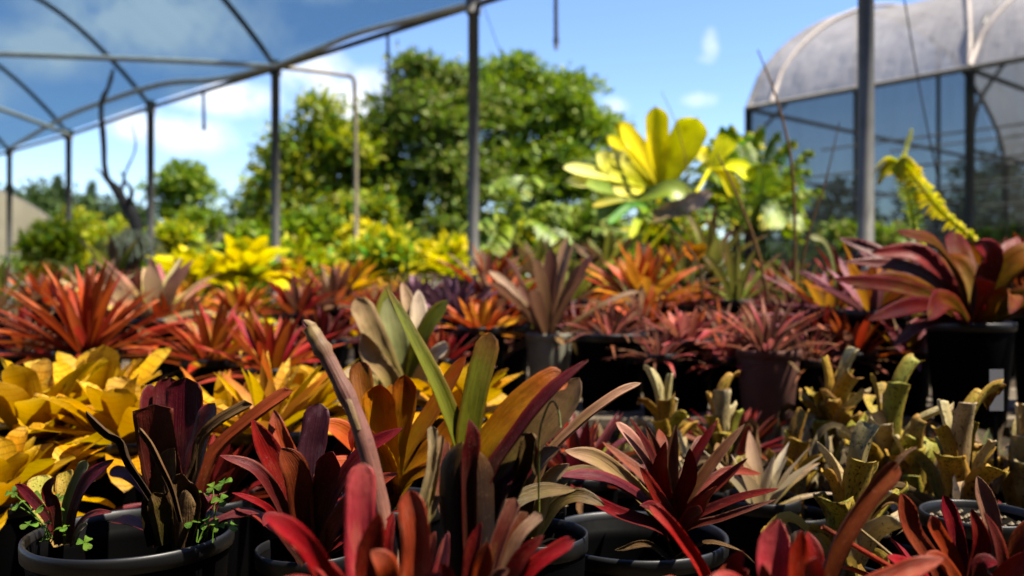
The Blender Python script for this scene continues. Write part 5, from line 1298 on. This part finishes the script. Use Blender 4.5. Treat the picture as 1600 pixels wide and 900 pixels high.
# second rank: yellow, orange and tan plants between the front pots and the bench
gF = 'potted bromeliads on the gravel'
for a in [
    ('yellow_broad', 55, 700, 1.75, 'yellow crinkled bromeliad at the very edge above the offset in the pot', 0, .95, .1),
    ('yellow_broad', 150, 655, 1.95, 'largest yellow crinkled bromeliad just in front of the orange fan', 0, 1.0, .1),
    ('yellow_broad', 195, 705, 1.7, 'yellow bromeliad directly behind the maroon cut-topped one', 0, .9, .1),
    ('yellow_broad', 10, 800, 1.5, 'low yellow bromeliad cut off by the edge of view below the crinkled ones', 0, .75, .085),
    ('yellow_narrow', 420, 680, 1.8, 'yellow bromeliad behind the lilac upright leaf', 0, 1.0, .09),
    ('yellow_narrow', 350, 690, 1.95, 'yellow and red bromeliad behind the long tubular maroon leaf', 0, .9, .09),
    ('yellow_broad', 480, 660, 2.1, 'broad-leaved yellow bromeliad behind the broken stalk', 0, .8, .09),
    ('yellow_broad', 720, 660, 2.0, 'yellow bromeliad glimpsed between the long olive leaves', 0, .8, .09),
    ('dark', 905, 760, 1.75, 'dark purplish bromeliad in shade behind the long pale arching leaf', 0, .8, .08),
    ('olive', 965, 770, 2.15, 'olive bromeliad in shade in front of the bench behind the first spotted plant', 0, .6, .085),
    ('tan', 1190, 800, 1.65, 'withered tan bromeliad low between the spiky dark red and the spotted plants', 0, .7, .07),
    ('dark', 1430, 760, 2.15, 'dark maroon bromeliad in shade behind the square-cut spotted one', 0, .8, .085),
    ('tan', 1545, 760, 2.1, 'tan bromeliad in shade near the label stick', 0, .8, .085),
    ('dark', 1150, 720, 2.3, 'dark bromeliad in shade below the terracotta pot', 0, .8, .085),
    ('brown', 835, 720, 2.2, 'brown bromeliad in shade before the bench under the pale rimmed pot', 0, .7, .085),
    ('dark', 330, 800, 1.65, 'dark maroon bromeliad in shade behind the big black pot', 0, .8, .08),
    ('dark', 200, 790, 1.8, 'dark low bromeliad in shade under the yellow crinkled leaves', 0, .7, .08)]:
    kind, u, vb, D, lab, lev, s, pr = a
    plant(kind, u, vb, D, lab, lev, s, pr, group=gF, hmax=.34)

root, b = front('bromeliad', 'orange and yellow bromeliad with upright rounded leaves behind the broken stalk', 610, 770, 1.36)
make_pot(root, (b.x, b.y), .085, .30, soil_drop=.03)
leaves_of(root, 'rosette', [([(610, 790)] + pts, w, mi, 1.36, d1, ex) for (pts, w, mi, d1, ex) in [
    ([(600, 700), (594, 640), (594, 600)], 58, 0, 1.34, dict(tip=.7)), ([(620, 700), (632, 640), (632, 585)], 42, 1, 1.36, dict(tip=.78)), ([(590, 700), (570, 620), (562, 565)], 40, 1, 1.42, dict(tip=.8)),
    ([(630, 720), (680, 640), (728, 555)], 34, 1, 1.4, dict(tip=.75, face=(-.4, -.8, .3))), ([(590, 730), (540, 680), (500, 660)], 40, 2, 1.3, {}), ([(640, 740), (690, 690), (720, 640)], 40, 1, 1.38, {}),
    ([(615, 710), (608, 650), (612, 600)], 46, 0, 1.42, {}), ([(640, 750), (690, 730), (740, 725)], 30, 1, 1.28, {}), ([(580, 740), (530, 730), (490, 745)], 36, 2, 1.26, {}), ([(600, 740), (580, 700), (575, 670)], 50, 0, 1.3, dict(tip=.7))]],
    [LM['yelloworange'], LM['orangeolive'], LM['orange']])

root, b = front('bromeliad', 'tall pale tan and grey-green bromeliad with a cream leaf behind the long olive leaves', 630, 640, 2.0)
make_pot(root, (b.x, b.y), .09, P(630, 630, 2.0).z, soil_drop=.03)
leaves_of(root, 'rosette', [([(630, 660)] + pts, w, mi, 2.0, d1, ex) for (pts, w, mi, d1, ex) in [
    ([(610, 590), (580, 520), (556, 466)], 44, 0, 1.96, dict(tip=.8, face=(.4, -.8, .3))), ([(626, 590), (618, 530), (605, 465)], 48, 1, 2.02, dict(tip=.7)), ([(640, 590), (652, 530), (654, 452)], 32, 2, 2.08, dict(tip=.75)),
    ([(645, 590), (662, 530), (700, 468)], 38, 3, 1.98, dict(tip=.78, face=(-.4, -.8, .3))), ([(610, 600), (580, 560), (565, 520)], 40, 0, 1.88, {}), ([(650, 610), (680, 560), (700, 545)], 32, 2, 1.9, dict(tip=.85)),
    ([(620, 590), (600, 500), (610, 440)], 30, 3, 2.1, {}), ([(640, 590), (640, 490), (628, 440)], 26, 0, 2.12, {}), ([(600, 620), (560, 590), (530, 590)], 34, 0, 1.9, {})]],
    [LM['tan'], LM['palegreen'], LM['cream'], LM['olive']])

# spotted upright bromeliads in black pots
def spotted(u, vt, vb, D, label, seed, pr=.07, n=7, s=1.0, level=0, lean=0, ph=.25):
    r = random.Random(seed); b = P(u, vb, D); top = P(u, vt, D); wk = r.uniform(.8, 1.15); lk = r.uniform(.7, 1.7); tl = Vector((r.uniform(-.14, .14), r.uniform(-.1, .1), 0))
    root = thing('bromeliad', label, 'bromeliad', (b.x, b.y, level), 'spotted upright bromeliads in black pots')
    h = min(max(b.z - level, .1), .3); make_pot(root, (b.x, b.y), pr, h, level=level, soil_drop=.025)
    c = Vector((b.x, b.y, level + h - .03)); H = (top.z - c.z)
    def upright(mb, i, ht, w, lean, curl, mi, face_az=None, tip=.93):
        az = face_az if face_az is not None else i * 2.4 + r.uniform(-.3, .3); d = Vector((math.cos(az), math.sin(az), 0))
        p0 = c + d * .006; e = ht; q = tl * e; lean *= lk; w *= wk
        ctrl = [p0, p0 + q * .3 + d * lean * .3 * e + Vector((0, 0, e * .4)), p0 + q * .7 + d * lean * .62 * e + Vector((0, 0, e * .78)), p0 + q * .95 + d * (lean + curl * .55) * e + Vector((0, 0, e * .96)), p0 + q + d * (lean + curl) * e + Vector((0, 0, e * (1.0 - curl * .25)))]
        mb.leaf(dense(ctrl, 18), w * s, lambda t: (-d + Vector((0, 0, .15 + t * .3))), tip=tip, chan=.5, mi=mi, rnd=r.random(), base_w=.8, nx=6, thick=.001, ragged=.14, rng=r, tw=r.uniform(-.5, .5), wav=.05, wf=1.5)
    mb = MB()
    n += 4
    for i in range(n):
        f = i / (n - 1)
        upright(mb, i, H * lerp(1.0, .5, f ** .7) * r.uniform(.84, 1.0), .054 * r.uniform(.75, 1.15), lerp(.05, .34, f) * r.uniform(.6, 1.3), r.choice([0, .02, .05, .06, .16]) * r.uniform(.6, 1.2), r.choice([0, 0, 1]), None, r.choice([.88, .84, .92, .8, .7]))
    mb.build('rosette', [LM['spotted'], LM['spottedpale']], root)
    mb = MB()
    for i in range(7):
        az = i * 2.4 + 1 + r.uniform(-.5, .5); d = Vector((math.cos(az), math.sin(az), 0)); e = H * r.uniform(.2, .6); o = r.uniform(.22, .5) * H
        ctrl = [c, c + d * o * .3 + Vector((0, 0, e * .6)), c + d * o * .7 + Vector((0, 0, e * .95)), c + d * o * 1.0 + Vector((0, 0, e * .8)), c + d * o * 1.1 + Vector((0, 0, e * .55))]
        mb.leaf(dense(ctrl, 16), .022 * s, lambda t: Vector((0, -.2, 1)) - d * .5, tip=.8, chan=.9, mi=r.choice([0, 0, 1, 1, 2]), rnd=r.random(), tw=r.uniform(-2.2, 2.2), ragged=.35, wav=.12, nx=4, rng=r)
    mb.build('dry_leaf', [LM['dry'], LM['drypale'], LM['spotted']], root)
for (u, vt, vb, D, lab, sd, n) in [
    (1045, 552, 760, 1.85, 'spotted yellowish bromeliad behind the spiky dark red one', 31, 7),
    (1135, 566, 760, 1.9, 'shorter spotted bromeliad between the first spotted one and the terracotta pot', 32, 6),
    (1290, 530, 740, 2.0, 'tallest spotted bromeliad with silvery flared leaf tips', 33, 10),
    (1380, 556, 790, 1.75, 'spotted bromeliad with square-cut leaf tops and brown blotches', 34, 9),
    (1495, 578, 830, 1.55, 'spotted tube-shaped bromeliad with dark brown mouth beside the white label stick', 35, 8),
    (1318, 655, 900, 1.36, 'nearest spotted bromeliad standing behind the long red leaf', 36, 8),
    (1240, 640, 800, 1.75, 'withered spotted bromeliad with pale curled leaves on the gravel', 37, 5),
    (1590, 600, 800, 1.75, 'spotted bromeliad cut off by the edge of view', 38, 6),
    (1440, 640, 840, 1.7, 'half-hidden spotted bromeliad behind the square-cut one', 39, 6)]:
    spotted(u, vt, vb, D, lab, sd, n=n)

# white-rimmed pot of gravel beside the crimson bromeliad
root, b = front('plant_pot', 'black pot filled with gravel half hidden behind the crimson bromeliad', 1530, 800, 1.38, cat='plant pot')
make_pot(root, (b.x, b.y), .085, ZC - .345, level=0, soil_drop=.02, n=56)
mb = MB(); r = random.Random(9)
for i in range(120):
    a = r.uniform(0, 6.28); q = .076 * math.sqrt(r.random()); s = r.uniform(.003, .006)
    c = Vector((b.x + q * math.cos(a), b.y + q * math.sin(a), ZC - .345 - .017))
    vs = [(c.x + x * s, c.y + y * s, c.z + z * s) for (x, y, z) in ((1, 0, 0), (.2, 1, .1), (-1, .3, 0), (-.4, -1, .1), (0, 0, .9))]
    mb.add(vs, [(0, 1, 4), (1, 2, 4), (2, 3, 4), (3, 0, 4)])
mb.build('gravel_fill', M['pebble'], root, smooth=False)

# white plant label stuck in the pot of the big red bromeliad's neighbour
p = P(1557, 642, 1.72); root = tag(bpy.data.objects.new('plant_label', None), 'blank white plastic plant label standing upright in the shade', 'plant label'); COL.objects.link(root); root.location = p
mb = MB(); w = .0135
mb.box((p.x - w, p.y - .0006, p.z), (p.x + w, p.y + .0006, P(1557, 574, 1.72).z - .004)); mb.build('plate', M['label'], root, smooth=False)
mb = MB(); mb.box((p.x - .003, p.y + .0008, .2), (p.x + .003, p.y + .005, p.z + .03)); mb.build('stake', M['pot'], root, smooth=False)
